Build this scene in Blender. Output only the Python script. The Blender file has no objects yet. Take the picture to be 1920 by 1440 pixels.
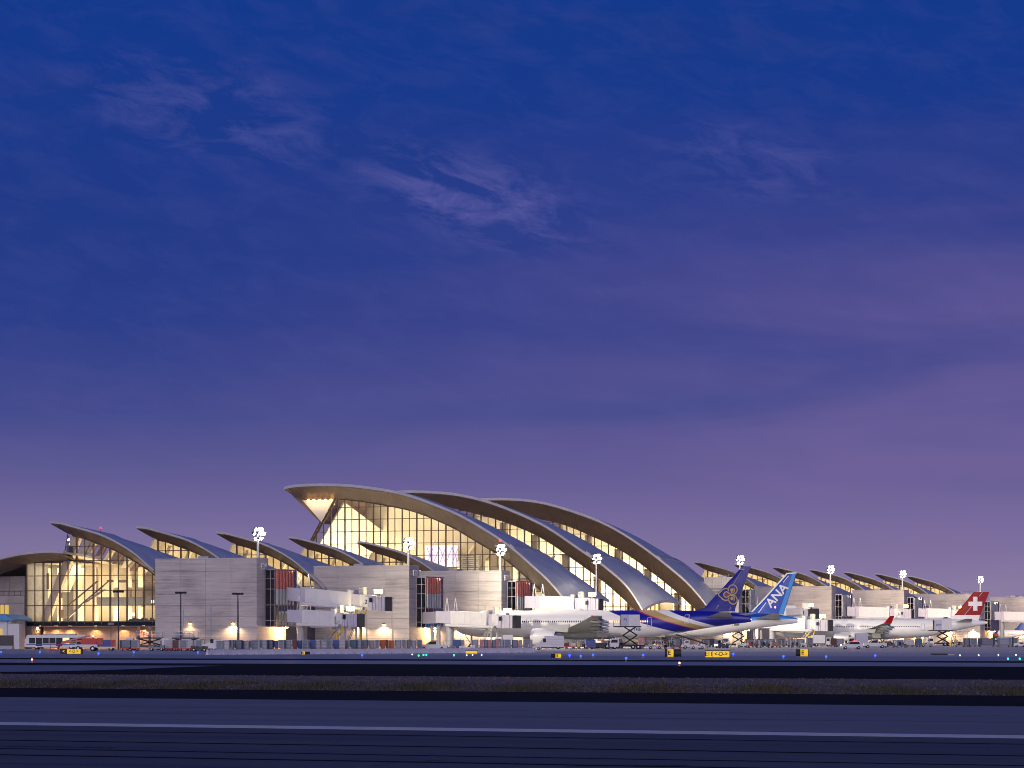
import bpy, math, random
import numpy as np
random.seed(7)
sc = bpy.context.scene
col = sc.collection
# ------------------------------------------------------------------ camera, sky, exposure
F = 5600.; H = 3.0; HY = 1191.          # focal length in photo pixels, eye height, horizon row
cam = bpy.data.cameras.new('camera'); camo = bpy.data.objects.new('camera', cam); col.objects.link(camo)
camo.location = (0, 0, H); camo.rotation_euler = (math.pi/2, 0, 0)
cam.sensor_width = 36; cam.lens = 36*F/1920; cam.shift_y = (HY-720)/1920
cam.clip_start = 1; cam.clip_end = 20000
sc.camera = camo
sc.view_settings.view_transform = 'Standard'; sc.view_settings.look = 'None'
sc.view_settings.exposure = 0; sc.view_settings.gamma = 1
sc.render.engine = 'CYCLES'
cy = sc.cycles
cy.filter_width = 1.0; cy.use_denoising = True; cy.transparent_max_bounces = 24; cy.max_bounces = 6; cy.diffuse_bounces = 3
cy.glossy_bounces = 3; cy.sample_clamp_indirect = 4; cy.caustics_reflective = False; cy.caustics_refractive = False
try: cy.use_light_tree = True
except Exception: pass

sun = bpy.data.lights.new('fill_sun', 'SUN'); sun.energy = 1.5; sun.color = (1., .88, .94); sun.angle = math.radians(50)   # added fill from behind the camera, stands in for apron light, twilight tint
suno = bpy.data.objects.new('fill_sun', sun); col.objects.link(suno); suno.rotation_euler = (math.radians(74), 0, math.radians(-14))

def lin(c):
    return tuple((x/255/12.92 if x/255 <= .04045 else ((x/255+.055)/1.055)**2.4) for x in c)

class NT:
    def __init__(s, nt): s.nt = nt
    def n(s, t, **kw):
        o = s.nt.nodes.new(t)
        for k, v in kw.items():
            if k == 'ins':
                for i, w in v.items(): s.put(o, i, w)
            else: setattr(o, k, v)
        return o
    def put(s, o, i, w):
        if hasattr(w, 'is_output') or isinstance(w, bpy.types.NodeSocket): s.nt.links.new(w, o.inputs[i])
        else: o.inputs[i].default_value = w
    def m(s, op, a, b=0., c=None):
        o = s.n('ShaderNodeMath', operation=op); s.put(o, 0, a); s.put(o, 1, b)
        if c is not None: s.put(o, 2, c)
        return o.outputs[0]
    def ramp(s, fac, stops, mode='LINEAR'):
        o = s.n('ShaderNodeValToRGB'); r = o.color_ramp; r.interpolation = mode
        while len(r.elements) < len(stops): r.elements.new(.5)
        for e, (p, c) in zip(r.elements, stops):
            e.position = p; e.color = (*c[:3], 1) if len(c) >= 3 else (c[0], c[0], c[0], 1)
        s.put(o, 0, fac); return o.outputs[0]
    def mix(s, f, a, b, t='MIX'):
        o = s.n('ShaderNodeMix', data_type='RGBA', blend_type=t)
        s.put(o, 0, f); s.put(o, 6, a if not isinstance(a, tuple) else (*a[:3], 1)); s.put(o, 7, b if not isinstance(b, tuple) else (*b[:3], 1))
        return o.outputs[2]

w = bpy.data.worlds.new('World'); sc.world = w; w.use_nodes = True
w.node_tree.nodes.clear(); N = NT(w.node_tree)
tc = N.n('ShaderNodeTexCoord'); sep = N.n('ShaderNodeSeparateXYZ', ins={0: tc.outputs['Generated']})
X, Yy, Z = sep.outputs
zz = N.m('MAXIMUM', Z, 0.)
fac = N.m('POWER', zz, .5)                       # sqrt(sin elevation): spreads the horizon
def zf(y): return math.sqrt(max(0, math.sin(math.atan((HY-y)/F))))
base = N.ramp(fac, [(zf(1191), lin((150, 135, 164))), (zf(1100), lin((141, 127, 162))), (zf(1000), lin((122, 111, 156))), (zf(900), lin((97, 92, 147))),
                    (zf(780), lin((71, 77, 142))), (zf(600), lin((45, 63, 138))), (zf(350), lin((31, 58, 137))), (zf(0), lin((18, 57, 140))), (1., lin((10, 42, 112)))])
az = N.m('DIVIDE', X, N.m('MAXIMUM', N.m('ABSOLUTE', Yy), .05))
# soft mauve veil that thickens to the right and low down
cmb = N.n('ShaderNodeCombineXYZ', ins={0: N.m('MULTIPLY', az, 9.), 1: N.m('MULTIPLY', Z, 46.), 2: 3.1})
veil = N.n('ShaderNodeTexNoise', ins={'Vector': cmb.outputs[0], 'Scale': .8, 'Detail': 3., 'Roughness': .45, 'Distortion': .5})
vf = N.ramp(veil.outputs[0], [(.30, (.15,)), (.66, (1.,))])
vside = N.n('ShaderNodeMapRange', ins={0: az, 1: -.12, 2: .17, 3: .0, 4: .68}).outputs[0]
low = N.n('ShaderNodeMapRange', ins={0: Z, 1: .175, 2: .07, 3: .0, 4: 1.}).outputs[0]
veilf = N.m('MULTIPLY', N.m('MULTIPLY', vf, vside), low)
c1 = N.mix(veilf, base, lin((126, 105, 158)))
dk = N.n('ShaderNodeTexNoise', ins={'Vector': N.n('ShaderNodeCombineXYZ', ins={0: N.m('MULTIPLY', az, 7.), 1: N.m('MULTIPLY', Z, 30.), 2: 8.3}).outputs[0], 'Scale': 1., 'Detail': 4., 'Roughness': .5, 'Distortion': .6})
dkf = N.m('MULTIPLY', N.ramp(dk.outputs[0], [(.45, (0.,)), (.70, (1.,))]), N.n('ShaderNodeMapRange', ins={0: Z, 1: .06, 2: .14, 3: 0., 4: .38}).outputs[0])
c1 = N.mix(dkf, c1, lin((32, 58, 132)))
# wisps of high cloud
cw = N.n('ShaderNodeCombineXYZ', ins={0: N.m('MULTIPLY', N.m('ADD', az, N.m('MULTIPLY', Z, .4)), 78.), 1: N.m('MULTIPLY', N.m('ADD', Z, N.m('MULTIPLY', az, .13)), 190.), 2: 1.7})
wn = N.n('ShaderNodeTexNoise', ins={'Vector': cw.outputs[0], 'Scale': .6, 'Detail': 10., 'Roughness': .66, 'Distortion': .45})
wf = N.ramp(wn.outputs[0], [(.44, (0.,)), (.74, (1.,))])
def blob(a0, z0, sa, sz, tilt):
    da = N.m('SUBTRACT', az, a0); dz = N.m('SUBTRACT', N.m('SUBTRACT', Z, z0), N.m('MULTIPLY', da, tilt))
    r = N.m('ADD', N.m('POWER', N.m('DIVIDE', da, sa), 2.), N.m('POWER', N.m('DIVIDE', dz, sz), 2.))
    return N.m('DIVIDE', 1., N.m('ADD', 1., N.m('MULTIPLY', r, r)))
patch = N.m('MAXIMUM', N.m('MULTIPLY', blob(-.012, .1445, .034, .0125, -.24), .8), N.m('MULTIPLY', blob(-.10, .172, .045, .016, -.2), .42))
patch = N.m('MAXIMUM', patch, N.m('MULTIPLY', blob(.08, .155, .03, .012, -.2), .4))
patch = N.m('MAXIMUM', patch, .10)
c2 = N.mix(N.m('MULTIPLY', N.m('MULTIPLY', wf, patch), .85), c1, lin((112, 108, 176)))
bg = N.n('ShaderNodeBackground', ins={0: c2, 1: 1.0}); out = N.n('ShaderNodeOutputWorld', ins={0: bg.outputs[0]})

# ------------------------------------------------------------------ places: photo measurements -> metres
TH = math.radians(22.4)
PU = (math.cos(TH), -math.sin(TH)); DV = (math.sin(TH), math.cos(TH))   # across and along the concourse
KS = .92                                # terminal stands this much nearer than a first survey put it
O0 = (-59.1358*KS, 691.358*KS)
def zk(z): return H+(z-H)*KS
def uat(px, v):
    k = (px-960)/F; return (k*(O0[1]+DV[1]*v)-O0[0]-DV[0]*v)/(PU[0]-k*PU[1])
def vat(px, u):
    k = (px-960)/F; return (k*(O0[1]+PU[1]*u)-O0[0]-PU[0]*u)/(DV[0]-k*DV[1])
def dep(u, v): return O0[1]+PU[1]*u+DV[1]*v
def onv(px, py, v):
    u = uat(px, v); return u, H+(HY-py)*dep(u, v)/F
def zat(py, u, v): return H+(HY-py)*dep(u, v)/F
def wuv(u, v): return O0[0]+PU[0]*u+DV[0]*v, O0[1]+PU[1]*u+DV[1]*v
def gy(base): return F*H/(base-HY)                 # depth of a ground point from its row
def gp(px, Y): return ((px-960)*Y/F, Y, 0.)

# ------------------------------------------------------------------ materials
MATS = {}
def M(name, c=(.5, .5, .5), rough=.6, metal=0., var=.0, scale=1., bump=0., emit=None, es=0., spec=.5, stretch=None, coord='Object'):
    if name in MATS: return MATS[name]
    m = bpy.data.materials.new(name); m.use_nodes = True; MATS[name] = m
    T = NT(m.node_tree); b = m.node_tree.nodes['Principled BSDF']
    b.inputs['Roughness'].default_value = rough; b.inputs['Metallic'].default_value = metal
    b.inputs['Specular IOR Level'].default_value = spec
    b.inputs['Base Color'].default_value = (*c, 1)
    if var or bump:
        t = T.n('ShaderNodeTexCoord'); vec = t.outputs[coord]
        if stretch: vec = T.n('ShaderNodeMapping', ins={0: vec, 3: stretch}).outputs[0]
        nz = T.n('ShaderNodeTexNoise', ins={'Vector': vec, 'Scale': scale, 'Detail': 6., 'Roughness': .6})
        if var:
            lo = tuple(max(0, x*(1-var)) for x in c); hi = tuple(min(1, x*(1+var)) for x in c)
            T.put(b, 'Base Color', T.ramp(nz.outputs[0], [(.3, lo), (.7, hi)]))
            T.put(b, 'Roughness', T.n('ShaderNodeMapRange', ins={0: nz.outputs[0], 1: .2, 2: .8, 3: max(.03, rough-.12), 4: min(1, rough+.12)}).outputs[0])
        if bump:
            T.put(b, 'Normal', T.n('ShaderNodeBump', ins={'Strength': bump, 'Distance': .05, 'Height': nz.outputs[0]}).outputs[0])
    if emit:
        b.inputs['Emission Color'].default_value = (*emit, 1); b.inputs['Emission Strength'].default_value = es
    return m
def glassmat(name, tint, refl, rough=.03):
    m = bpy.data.materials.new(name); m.use_nodes = True; MATS[name] = m
    T = NT(m.node_tree); T.nt.nodes.remove(m.node_tree.nodes['Principled BSDF'])
    tr = T.n('ShaderNodeBsdfTransparent', ins={0: (*tint, 1)})
    gl = T.n('ShaderNodeBsdfGlossy', ins={0: (.9, .92, 1, 1), 1: rough})
    lw = T.n('ShaderNodeLayerWeight', ins={0: .35})
    f = T.m('ADD', T.m('MULTIPLY', lw.outputs['Fresnel'], .5), refl)
    mx = T.n('ShaderNodeMixShader', ins={0: T.m('MINIMUM', f, 1.), 1: tr.outputs[0], 2: gl.outputs[0]})
    T.put(m.node_tree.nodes['Material Output'], 0, mx.outputs[0]); return m
glassmat('hall_glass', (.97, .95, .9), .03); glassmat('tower_glass', (.10, .12, .16), .10); glassmat('car_glass', (.12, .14, .17), .12)
M('cream', (.72, .65, .50), .8, var=.10, scale=.12)
M('cream_light', (.78, .70, .55), .8, var=.05, scale=.2)
M('zinc', (.58, .585, .60), .45, metal=.25, var=.14, scale=.25, stretch=(.15, 1, 1))
M('zinc_edge', (.52, .51, .53), .45, metal=.35, var=.08, scale=.5)
M('bronze', (.20, .136, .09), .5, metal=.2, var=.16, scale=.4)
M('mullion', (.105, .068, .04), .5, metal=.2, var=.1, scale=2)
M('mullion_pale', (.28, .27, .29), .45, metal=.4, var=.1, scale=2)
M('dark_metal', (.03, .03, .04), .5, var=.3, scale=1.5)
M('black', (.012, .012, .014), .6, var=.3, scale=2)
M('rubber', (.015, .015, .016), .85, var=.3, scale=3)
M('white_paint', (.66, .66, .66), .38, var=.06, scale=.8)
M('jet_white', (.78, .78, .77), .32, var=.035, scale=.35)
M('lavender', (.47, .46, .55), .45, var=.08, scale=.7)
M('grey_paint', (.36, .37, .40), .5, var=.12, scale=1)
M('mid_grey', (.20, .21, .23), .5, var=.2, scale=1)
M('steel', (.45, .45, .47), .35, metal=.8, var=.1, scale=1)
M('yellow', (.72, .42, .03), .5, var=.15, scale=1)
M('red', (.50, .03, .025), .45, var=.15, scale=1)
M('orange', (.62, .14, .03), .5, var=.15, scale=1)
M('blue', (.03, .07, .30), .45, var=.2, scale=1)
M('light_blue', (.10, .32, .62), .5, var=.1, scale=1)
M('fin_red', (.72, .22, .16), .5, var=.1, scale=.6)
M('fin_pale', (.50, .52, .52), .35, var=.1, scale=.6)
M('stone', (.36, .32, .30), .75, var=.12, scale=.5, bump=.1)
M('tan_wall', (.52, .38, .28), .8, var=.14, scale=.4)
M('siding', (.10, .11, .16), .5, metal=.3, var=.15, scale=.4)
M('lamp_warm', (1, .8, .5), emit=(1, .62, .26), es=26.)
M('lamp_white', (1, 1, 1), emit=(1, .93, .80), es=30.)
M('lamp_yellow', (1, .9, .4), emit=(1, .80, .25), es=7.)
M('lamp_blue', (.1, .2, 1), emit=(.006, .03, 1.), es=9.)
M('lamp_green', (.1, 1, .4), emit=(.01, 1., .30), es=3.5)
M('lamp_pale', (1, 1, 1), emit=(.75, .85, 1.), es=5.)
M('lamp_red', (1, .1, .1), emit=(1, .02, .03), es=4.)
M('lamp_pink', (1, .5, .4), emit=(1, .22, .16), es=6.)
M('window_lit', (.9, .7, .4), emit=(1, .66, .28), es=1.1)
M('window_yellow', (.6, .45, .1), emit=(1, .68, .16), es=.42)
M('window_dark', (.02, .024, .035), .25, spec=.15)
M('sign_yellow', (.85, .55, .03), emit=(1, .60, .03), es=.55)
M('screen', (.8, .8, .95), emit=(.80, .76, .98), es=.95)
M('screen_ink', (.30, .24, .60), emit=(.35, .28, .7), es=.4)

def concrete(name, c, sx):
    m = M(name, c, .85); T = NT(m.node_tree); b = m.node_tree.nodes['Principled BSDF']
    t = T.n('ShaderNodeTexCoord'); g = T.n('ShaderNodeNewGeometry')
    mp = T.n('ShaderNodeMapping', ins={0: g.outputs['Position'], 3: (.10, .10, 1.9)})
    n1 = T.n('ShaderNodeTexNoise', ins={'Vector': mp.outputs[0], 'Scale': 1.3, 'Detail': 5., 'Roughness': .6})
    n2 = T.n('ShaderNodeTexNoise', ins={'Vector': g.outputs['Position'], 'Scale': .11, 'Detail': 5., 'Roughness': .6})
    sepz = T.n('ShaderNodeSeparateXYZ', ins={0: g.outputs['Position']})
    saw = T.m('FRACT', T.m('MULTIPLY', sepz.outputs[2], 1.6))
    line = T.m('MULTIPLY', T.m('LESS_THAN', saw, .10), .05)
    rnd = T.n('ShaderNodeObjectInfo').outputs['Random']
    v = T.m('ADD', T.m('MULTIPLY', n1.outputs[0], .7), T.m('MULTIPLY', n2.outputs[0], .6))
    v = T.m('ADD', T.m('SUBTRACT', v, line), T.m('MULTIPLY', rnd, .09))
    T.put(b, 'Base Color', T.ramp(v, [(.40, tuple(x*.5 for x in c)), (.66, c), (.95, tuple(min(1, x*1.3) for x in c))]))
    T.put(b, 'Normal', T.n('ShaderNodeBump', ins={'Strength': .35, 'Distance': .06, 'Height': v}).outputs[0])
concrete('concrete', (.48, .445, .415), 1)
concrete('concrete_end', (.50, .47, .46), 1)
def screening():      # zinc roof with standing seams every 0.6 m
    m = MATS['zinc']; T = NT(m.node_tree); b = m.node_tree.nodes['Principled BSDF']
    t = T.n('ShaderNodeTexCoord'); s = T.n('ShaderNodeSeparateXYZ', ins={0: t.outputs['Object']})
    fr = T.m('FRACT', T.m('MULTIPLY', s.outputs[1], 1.1)); ln = T.m('LESS_THAN', fr, .14)
    T.put(b, 'Normal', T.n('ShaderNodeBump', ins={'Strength': .5, 'Distance': .05, 'Height': ln}).outputs[0])
screening()

# ------------------------------------------------------------------ mesh tools
class MB:
    def __init__(s): s.v = []; s.f = []; s.mi = []; s.ms = []; s.cur = 0
    def mat(s, name):
        if name not in s.ms: s.ms.append(name)
        s.cur = s.ms.index(name); return s
    def add(s, vs, fs):
        b = len(s.v); s.v += [tuple(map(float, p)) for p in vs]
        for f in fs: s.f.append([b+i for i in f]); s.mi.append(s.cur)
        return s
    def box(s, x0, x1, y0, y1, z0, z1, tx=0, ty=0):
        return s.add([(x0, y0, z0), (x1, y0, z0), (x1, y1, z0), (x0, y1, z0), (x0+tx, y0+ty, z1), (x1-tx, y0+ty, z1), (x1-tx, y1-ty, z1), (x0+tx, y1-ty, z1)],
                     [(0, 3, 2, 1), (4, 5, 6, 7), (0, 1, 5, 4), (1, 2, 6, 5), (2, 3, 7, 6), (3, 0, 4, 7)])
    def hexa(s, b, t):      # two quads
        return s.add(list(b)+list(t), [(0, 3, 2, 1), (4, 5, 6, 7), (0, 1, 5, 4), (1, 2, 6, 5), (2, 3, 7, 6), (3, 0, 4, 7)])
    def prism(s, poly, y0, y1, ax='y'):     # polygon in (x,z), extruded along y  (ax 'z': polygon in (x,y) extruded along z)
        n = len(poly)
        if ax == 'y': vs = [(a, y0, b) for a, b in poly]+[(a, y1, b) for a, b in poly]
        elif ax == 'x': vs = [(y0, a, b) for a, b in poly]+[(y1, a, b) for a, b in poly]
        else: vs = [(a, b, y0) for a, b in poly]+[(a, b, y1) for a, b in poly]
        return s.add(vs, [tuple(range(n))[::-1], tuple(range(n, 2*n))]+[(i, (i+1) % n, n+(i+1) % n, n+i) for i in range(n)])
    def loft(s, rings, cap=True, closed=True):
        n = len(rings[0]); vs = [p for r in rings for p in r]; fs = []
        for k in range(len(rings)-1):
            for i in range(n if closed else n-1):
                j = (i+1) % n; fs.append((k*n+i, k*n+j, (k+1)*n+j, (k+1)*n+i))
        if cap and closed: fs += [tuple(range(n))[::-1], tuple(range((len(rings)-1)*n, len(rings)*n))]
        return s.add(vs, fs)
    def tube(s, p, q, r, n=8, r2=None):
        p = np.array(p, float); q = np.array(q, float); d = q-p; L = np.linalg.norm(d)
        if L < 1e-6: return s
        d /= L; a = np.cross(d, (0, 0, 1) if abs(d[2]) < .9 else (1, 0, 0)); a /= np.linalg.norm(a); b = np.cross(d, a); r2 = r if r2 is None else r2
        R = lambda c, rr: [c+rr*(math.cos(2*math.pi*i/n)*a+math.sin(2*math.pi*i/n)*b) for i in range(n)]
        return s.loft([R(p, r), R(q, r2)])
    def path(s, pts, r, n=6):
        for a, b in zip(pts, pts[1:]): s.tube(a, b, r, n)
        return s
    def lathe(s, prof, c, axis='x', n=24, cap=True):    # prof [(t, r)]
        rings = []
        for t, r in prof:
            ring = []
            for i in range(n):
                a = 2*math.pi*i/n; ca, sa = r*math.cos(a), r*math.sin(a)
                ring.append({'x': (c[0]+t, c[1]+ca, c[2]+sa), 'y': (c[0]+ca, c[1]+t, c[2]+sa), 'z': (c[0]+ca, c[1]+sa, c[2]+t)}[axis])
            rings.append(ring)
        return s.loft(rings, cap)
    def build(s, name, parent=None, mat=None, smooth=False, loc=None, rz=0):
        me = bpy.data.meshes.new(name); me.from_pydata(s.v, [], s.f); me.update()
        ms = s.ms or [mat or 'white_paint']
        if mat: ms = [mat]
        for k in ms: me.materials.append(MATS[k])
        if not mat and s.ms: me.polygons.foreach_set('material_index', s.mi)
        if smooth:
            me.polygons.foreach_set('use_smooth', [True]*len(me.polygons))
            try: me.set_sharp_from_angle(angle=math.radians(38))
            except Exception: pass
        o = bpy.data.objects.new(name, me); col.objects.link(o)
        if parent: o.parent = parent
        if loc: o.location = loc
        if rz: o.rotation_euler = (0, 0, rz)
        return o
def tag(o, label=None, cat=None, group=None, kind=None):
    if label: o['label'] = label
    if cat: o['category'] = cat
    if group: o['group'] = group
    if kind: o['kind'] = kind
    return o
def thing(name, label, cat, loc=(0, 0, 0), rz=0., group=None):
    o = bpy.data.objects.new(name, None); col.objects.link(o); o.location = loc; o.rotation_euler = (0, 0, rz)
    o.empty_display_size = .5
    return tag(o, label, cat, group)
def uthing(name, label, cat, u=0., v=0., group=None):     # local x = across the concourse, y = along it
    x, y = wuv(u, v); return thing(name, label, cat, (x, y, 0), -TH, group)
def copy_tree(o, parent=None):
    c = o.copy(); col.objects.link(c); c.parent = parent
    for ch in list(o.children): copy_tree(ch, c)
    return c
def inst(name, me, parent, loc=(0, 0, 0), rz=0., scale=None):
    o = bpy.data.objects.new(name, me); col.objects.link(o); o.parent = parent; o.location = loc; o.rotation_euler = (0, 0, rz)
    if scale: o.scale = scale
    return o
def light(kind, parent, loc, energy, color, size=1., size_y=None, rot=(0, 0, 0), spot=None, name='lamp_light'):
    l = bpy.data.lights.new(name, kind); l.energy = energy; l.color = color
    if kind == 'AREA':
        l.shape = 'RECTANGLE'; l.size = size; l.size_y = size_y or size
    else: l.shadow_soft_size = size
    if kind == 'SPOT': l.spot_size = spot or 2.4; l.spot_blend = .6
    o = bpy.data.objects.new(name, l); col.objects.link(o); o.parent = parent; o.location = loc; o.rotation_euler = rot
    return o
_txt = {}
def text_obj(s, size, mat, parent, loc, rot, name='lettering', depth=.01, bold=0., shear=0., sx=1.):
    k = (s, size, mat, depth, bold, shear)
    if k not in _txt:
        c = bpy.data.curves.new('t', 'FONT'); c.body = s; c.size = size; c.extrude = depth; c.align_x = 'CENTER'; c.align_y = 'CENTER'; c.offset = bold; c.shear = shear; c.resolution_u = 3
        o = bpy.data.objects.new('t', c); col.objects.link(o)
        me = bpy.data.meshes.new_from_object(o.evaluated_get(bpy.context.evaluated_depsgraph_get()))
        bpy.data.objects.remove(o); me.materials.clear(); me.materials.append(MATS[mat]); me.name = 'lettering'; _txt[k] = me
    o = inst(name, _txt[k], parent, loc); o.rotation_euler = rot; o.scale = (sx, 1, 1); return o
def clip(poly, f):            # keep f(p) >= 0
    outp = []
    for i in range(len(poly)):
        a, b = poly[i], poly[(i+1) % len(poly)]; fa, fb = f(a), f(b)
        if fa >= 0: outp.append(a)
        if (fa >= 0) != (fb >= 0):
            t = fa/(fa-fb); outp.append((a[0]+t*(b[0]-a[0]), a[1]+t*(b[1]-a[1])))
    return outp
def area(p): return abs(sum(p[i][0]*p[(i+1) % len(p)][1]-p[(i+1) % len(p)][0]*p[i][1] for i in range(len(p))))/2
class Curve:                  # smooth z(u)
    def __init__(s, pts):
        pts = sorted(pts); s.x = np.array([p[0] for p in pts]); s.y = np.array([p[1] for p in pts])
        n = len(s.x); d = np.diff(s.y)/np.diff(s.x); m = np.zeros(n); m[0] = d[0]; m[-1] = d[-1]
        m[1:-1] = (d[:-1]+d[1:])/2; s.m = m
    def __call__(s, u):
        i = int(np.clip(np.searchsorted(s.x, u)-1, 0, len(s.x)-2)); h = s.x[i+1]-s.x[i]; t = (u-s.x[i])/h
        if t < 0: return s.y[0]+s.m[0]*(u-s.x[0])
        if t > 1: return s.y[-1]+s.m[-1]*(u-s.x[-1])
        return ((1+2*t)*(1-t)**2*s.y[i]+t*(1-t)**2*h*s.m[i]+t*t*(3-2*t)*s.y[i+1]+t*t*(t-1)*h*s.m[i+1])
ORD = 'first second third fourth fifth sixth seventh eighth ninth tenth eleventh twelfth thirteenth fourteenth fifteenth sixteenth seventeenth eighteenth nineteenth twentieth'.split()
TENS = {2: 'twenty', 3: 'thirty', 4: 'forty'}
def nth(i): return ORD[i] if i < 20 else TENS[(i+1)//10]+'-'+ORD[(i+1) % 10-1] if (i+1) % 10 else {3: 'thirtieth', 4: 'fortieth', 5: 'fiftieth'}[(i+1)//10]

# ------------------------------------------------------------------ ground: bands run across the view, parallel to the piers
def vrow(y, px=960):
    Y = F*H/(y-HY); X = (px-960)*Y/F
    return (X-O0[0])*DV[0]+(Y-O0[1])*DV[1]
def gmat(name, c, rough, var, scale, stretch=(1, 1, 1), bump=.2, streak=0., spec=.5):
    m = M(name, c, rough, spec=spec); T = NT(m.node_tree); b = m.node_tree.nodes['Principled BSDF']
    t = T.n('ShaderNodeTexCoord'); ob = t.outputs['Object']
    mp = T.n('ShaderNodeMapping', ins={0: ob, 3: stretch})
    n1 = T.n('ShaderNodeTexNoise', ins={'Vector': mp.outputs[0], 'Scale': scale, 'Detail': 8., 'Roughness': .65})
    n2 = T.n('ShaderNodeTexNoise', ins={'Vector': ob, 'Scale': 3.5, 'Detail': 4.})
    v = T.m('ADD', T.m('MULTIPLY', n1.outputs[0], .8), T.m('MULTIPLY', n2.outputs[0], .2))
    cc = T.ramp(v, [(.30, tuple(x*(1-var) for x in c)), (.70, tuple(min(1, x*(1+var)) for x in c))])
    if streak:
        mp2 = T.n('ShaderNodeMapping', ins={0: ob, 3: (.012, 1.6, 1)})
        n3 = T.n('ShaderNodeTexNoise', ins={'Vector': mp2.outputs[0], 'Scale': .55, 'Detail': 4., 'Roughness': .55, 'Distortion': .3})
        sf = T.ramp(n3.outputs[0], [(.56, (0.,)), (.66, (streak,))])
        cc = T.mix(sf, cc, tuple(x*.25 for x in c))
    T.put(b, 'Base Color', cc)
    T.put(b, 'Roughness', T.n('ShaderNodeMapRange', ins={0: v, 1: .3, 2: .7, 3: max(.1, rough-.1), 4: min(1, rough+.1)}).outputs[0])
    T.put(b, 'Normal', T.n('ShaderNodeBump', ins={'Strength': bump, 'Distance': .03, 'Height': v}).outputs[0])
gmat('ground_dirt', (.09, .075, .06), .95, .4, .5)
gmat('apron_concrete', (.42, .40, .385), .55, .22, .06, (.4, 1, 1), .1)
gmat('taxi_asphalt', (.16, .16, .165), .5, .2, .1, (.15, 1, 1), .1)
gmat('taxi_concrete', (.27, .27, .28), .5, .16, .1, (.12, 1, 1), .1)
gmat('dark_asphalt', (.014, .014, .017), .95, .5, .3, (.06, 1, 1), .15, .0, .04)
gmat('runway_concrete', (.15, .145, .145), .58, .32, .25, (.25, 1, 1), .12, .35)
gmat('runway_asphalt', (.060, .057, .056), .66, .55, .22, (.22, 1, 1), .3, .9)
gmat('gravel', (.105, .08, .075), .95, .6, 1.0, (.4, 1, 1), .6)
gmat('line_paint', (.62, .63, .62), .55, .18, 1.5)
ro = dict(rz=-TH, loc=(O0[0], O0[1], 0))
def band(name, v0, v1, z, mat, u0=-700., u1=900., th=None):
    m = MB(); nu = 16
    for k in range(nu):
        a = u0+(u1-u0)*k/nu; b = u0+(u1-u0)*(k+1)/nu
        m.add([(a, v0, z), (b, v0, z), (b, v1, z), (a, v1, z)], [(0, 1, 2, 3)])
    m.box(u0, u1, v0+.001, v1-.001, z-.35, z-.002)
    return tag(m.build(name, None, mat, **ro), kind='structure')
g = MB().add([(-9000, -2000, -.06), (9000, -2000, -.06), (9000, 16000, -.06), (-9000, 16000, -.06)], [(0, 1, 2, 3)])
tag(g.build('ground', None, 'ground_dirt'), kind='structure')
vb = {y: vrow(y) for y in (1229, 1236.5, 1239.5, 1246, 1268.5, 1274, 1297, 1316, 1361, 1374.5)}
vs0 = vrow(1371.8); vs1 = vrow(1366.8)
tag(band('apron', vb[1229], 1400, 0., 'apron_concrete'), 'wide concrete aircraft apron in front of the terminal', 'apron')
band('taxiway', vb[1236.5], vb[1229], .004, 'taxi_concrete')
band('taxiway_joint', vb[1239.5], vb[1236.5], -.004, 'dark_asphalt')
band('taxiway_edge', vb[1246], vb[1239.5], .004, 'taxi_concrete')
band('taxiway_shoulder', vb[1268.5], vb[1246], -.006, 'dark_asphalt')
band('gravel_strip', vb[1297], vb[1268.5], -.03, 'gravel')
band('runway_shoulder', vb[1316], vb[1297], 0., 'dark_asphalt', -400, 400)
band('runway_lane', vs1, vb[1316], .004, 'runway_concrete', -400, 400)
band('runway_edge_line', vs0, vs1, .010, 'line_paint', -400, 400)
band('runway', -690., vs0, .004, 'runway_asphalt', -400, 400)
m = MB()      # joint lines and skid cracks of the runway as thin dark sealed seams
for y, w_ in ((1383, .26), (1404, .30), (1421, .22), (1345, .10), (1333, .08), (1434, .3)):
    m = MB(); v_ = vrow(y); pts = [(100+i*3., v_+.25*math.sin(i*.11+y)+.12*math.sin(i*.37+y*2)+random.uniform(-.05, .05)) for i in range(95)]
    for (a, b), (c_, d_) in zip(pts, pts[1:]):
        m.add([(a, b, .0145), (c_, d_, .0145), (c_, d_+w_, .0145), (a, b+w_, .0145)], [(0, 1, 2, 3)])
    tag(m.build('runway_seam', None, 'dark_asphalt', **ro), kind='structure')
def guv(px, y):
    Y = F*H/(y-HY); X = (px-960)*Y/F; return (X-O0[0])*PU[0]+(Y-O0[1])*PU[1], (X-O0[0])*DV[0]+(Y-O0[1])*DV[1]
for pts in (((690, 1439), (740, 1431), (790, 1428), (830, 1427)), ((0, 1400), (90, 1401), (180, 1403), (215, 1403.5)), ((1060, 1438), (1180, 1437), (1290, 1436)), ((150, 1328), (300, 1324), (420, 1320), (520, 1317.5)), ((1040, 1341), (1240, 1339), (1400, 1336)), ((1440, 1373), (1560, 1374.5))):
    m = MB(); uvs = [guv(*p) for p in pts]
    for (a, b), (c_, d_) in zip(uvs, uvs[1:]):
        n = 6
        for k in range(n):
            t0, t1 = k/n, (k+1)/n; x0, y0, x1, y1 = a+(c_-a)*t0, b+(d_-b)*t0+.06*math.sin(k*2.1+a), a+(c_-a)*t1, b+(d_-b)*t1+.06*math.sin(k*2.1+2.1+a)
            m.add([(x0, y0, .018), (x1, y1, .018), (x1, y1+.16, .018), (x0, y0+.16, .018)], [(0, 1, 2, 3)])
    tag(m.build('runway_crack', None, 'dark_asphalt', **ro), kind='structure')
q = MB(); pl_ = [(0, 1247.2), (420, 1248.2), (330, 1251), (250, 1254.5), (150, 1257.5), (40, 1259.5), (-120, 1260)]
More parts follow.
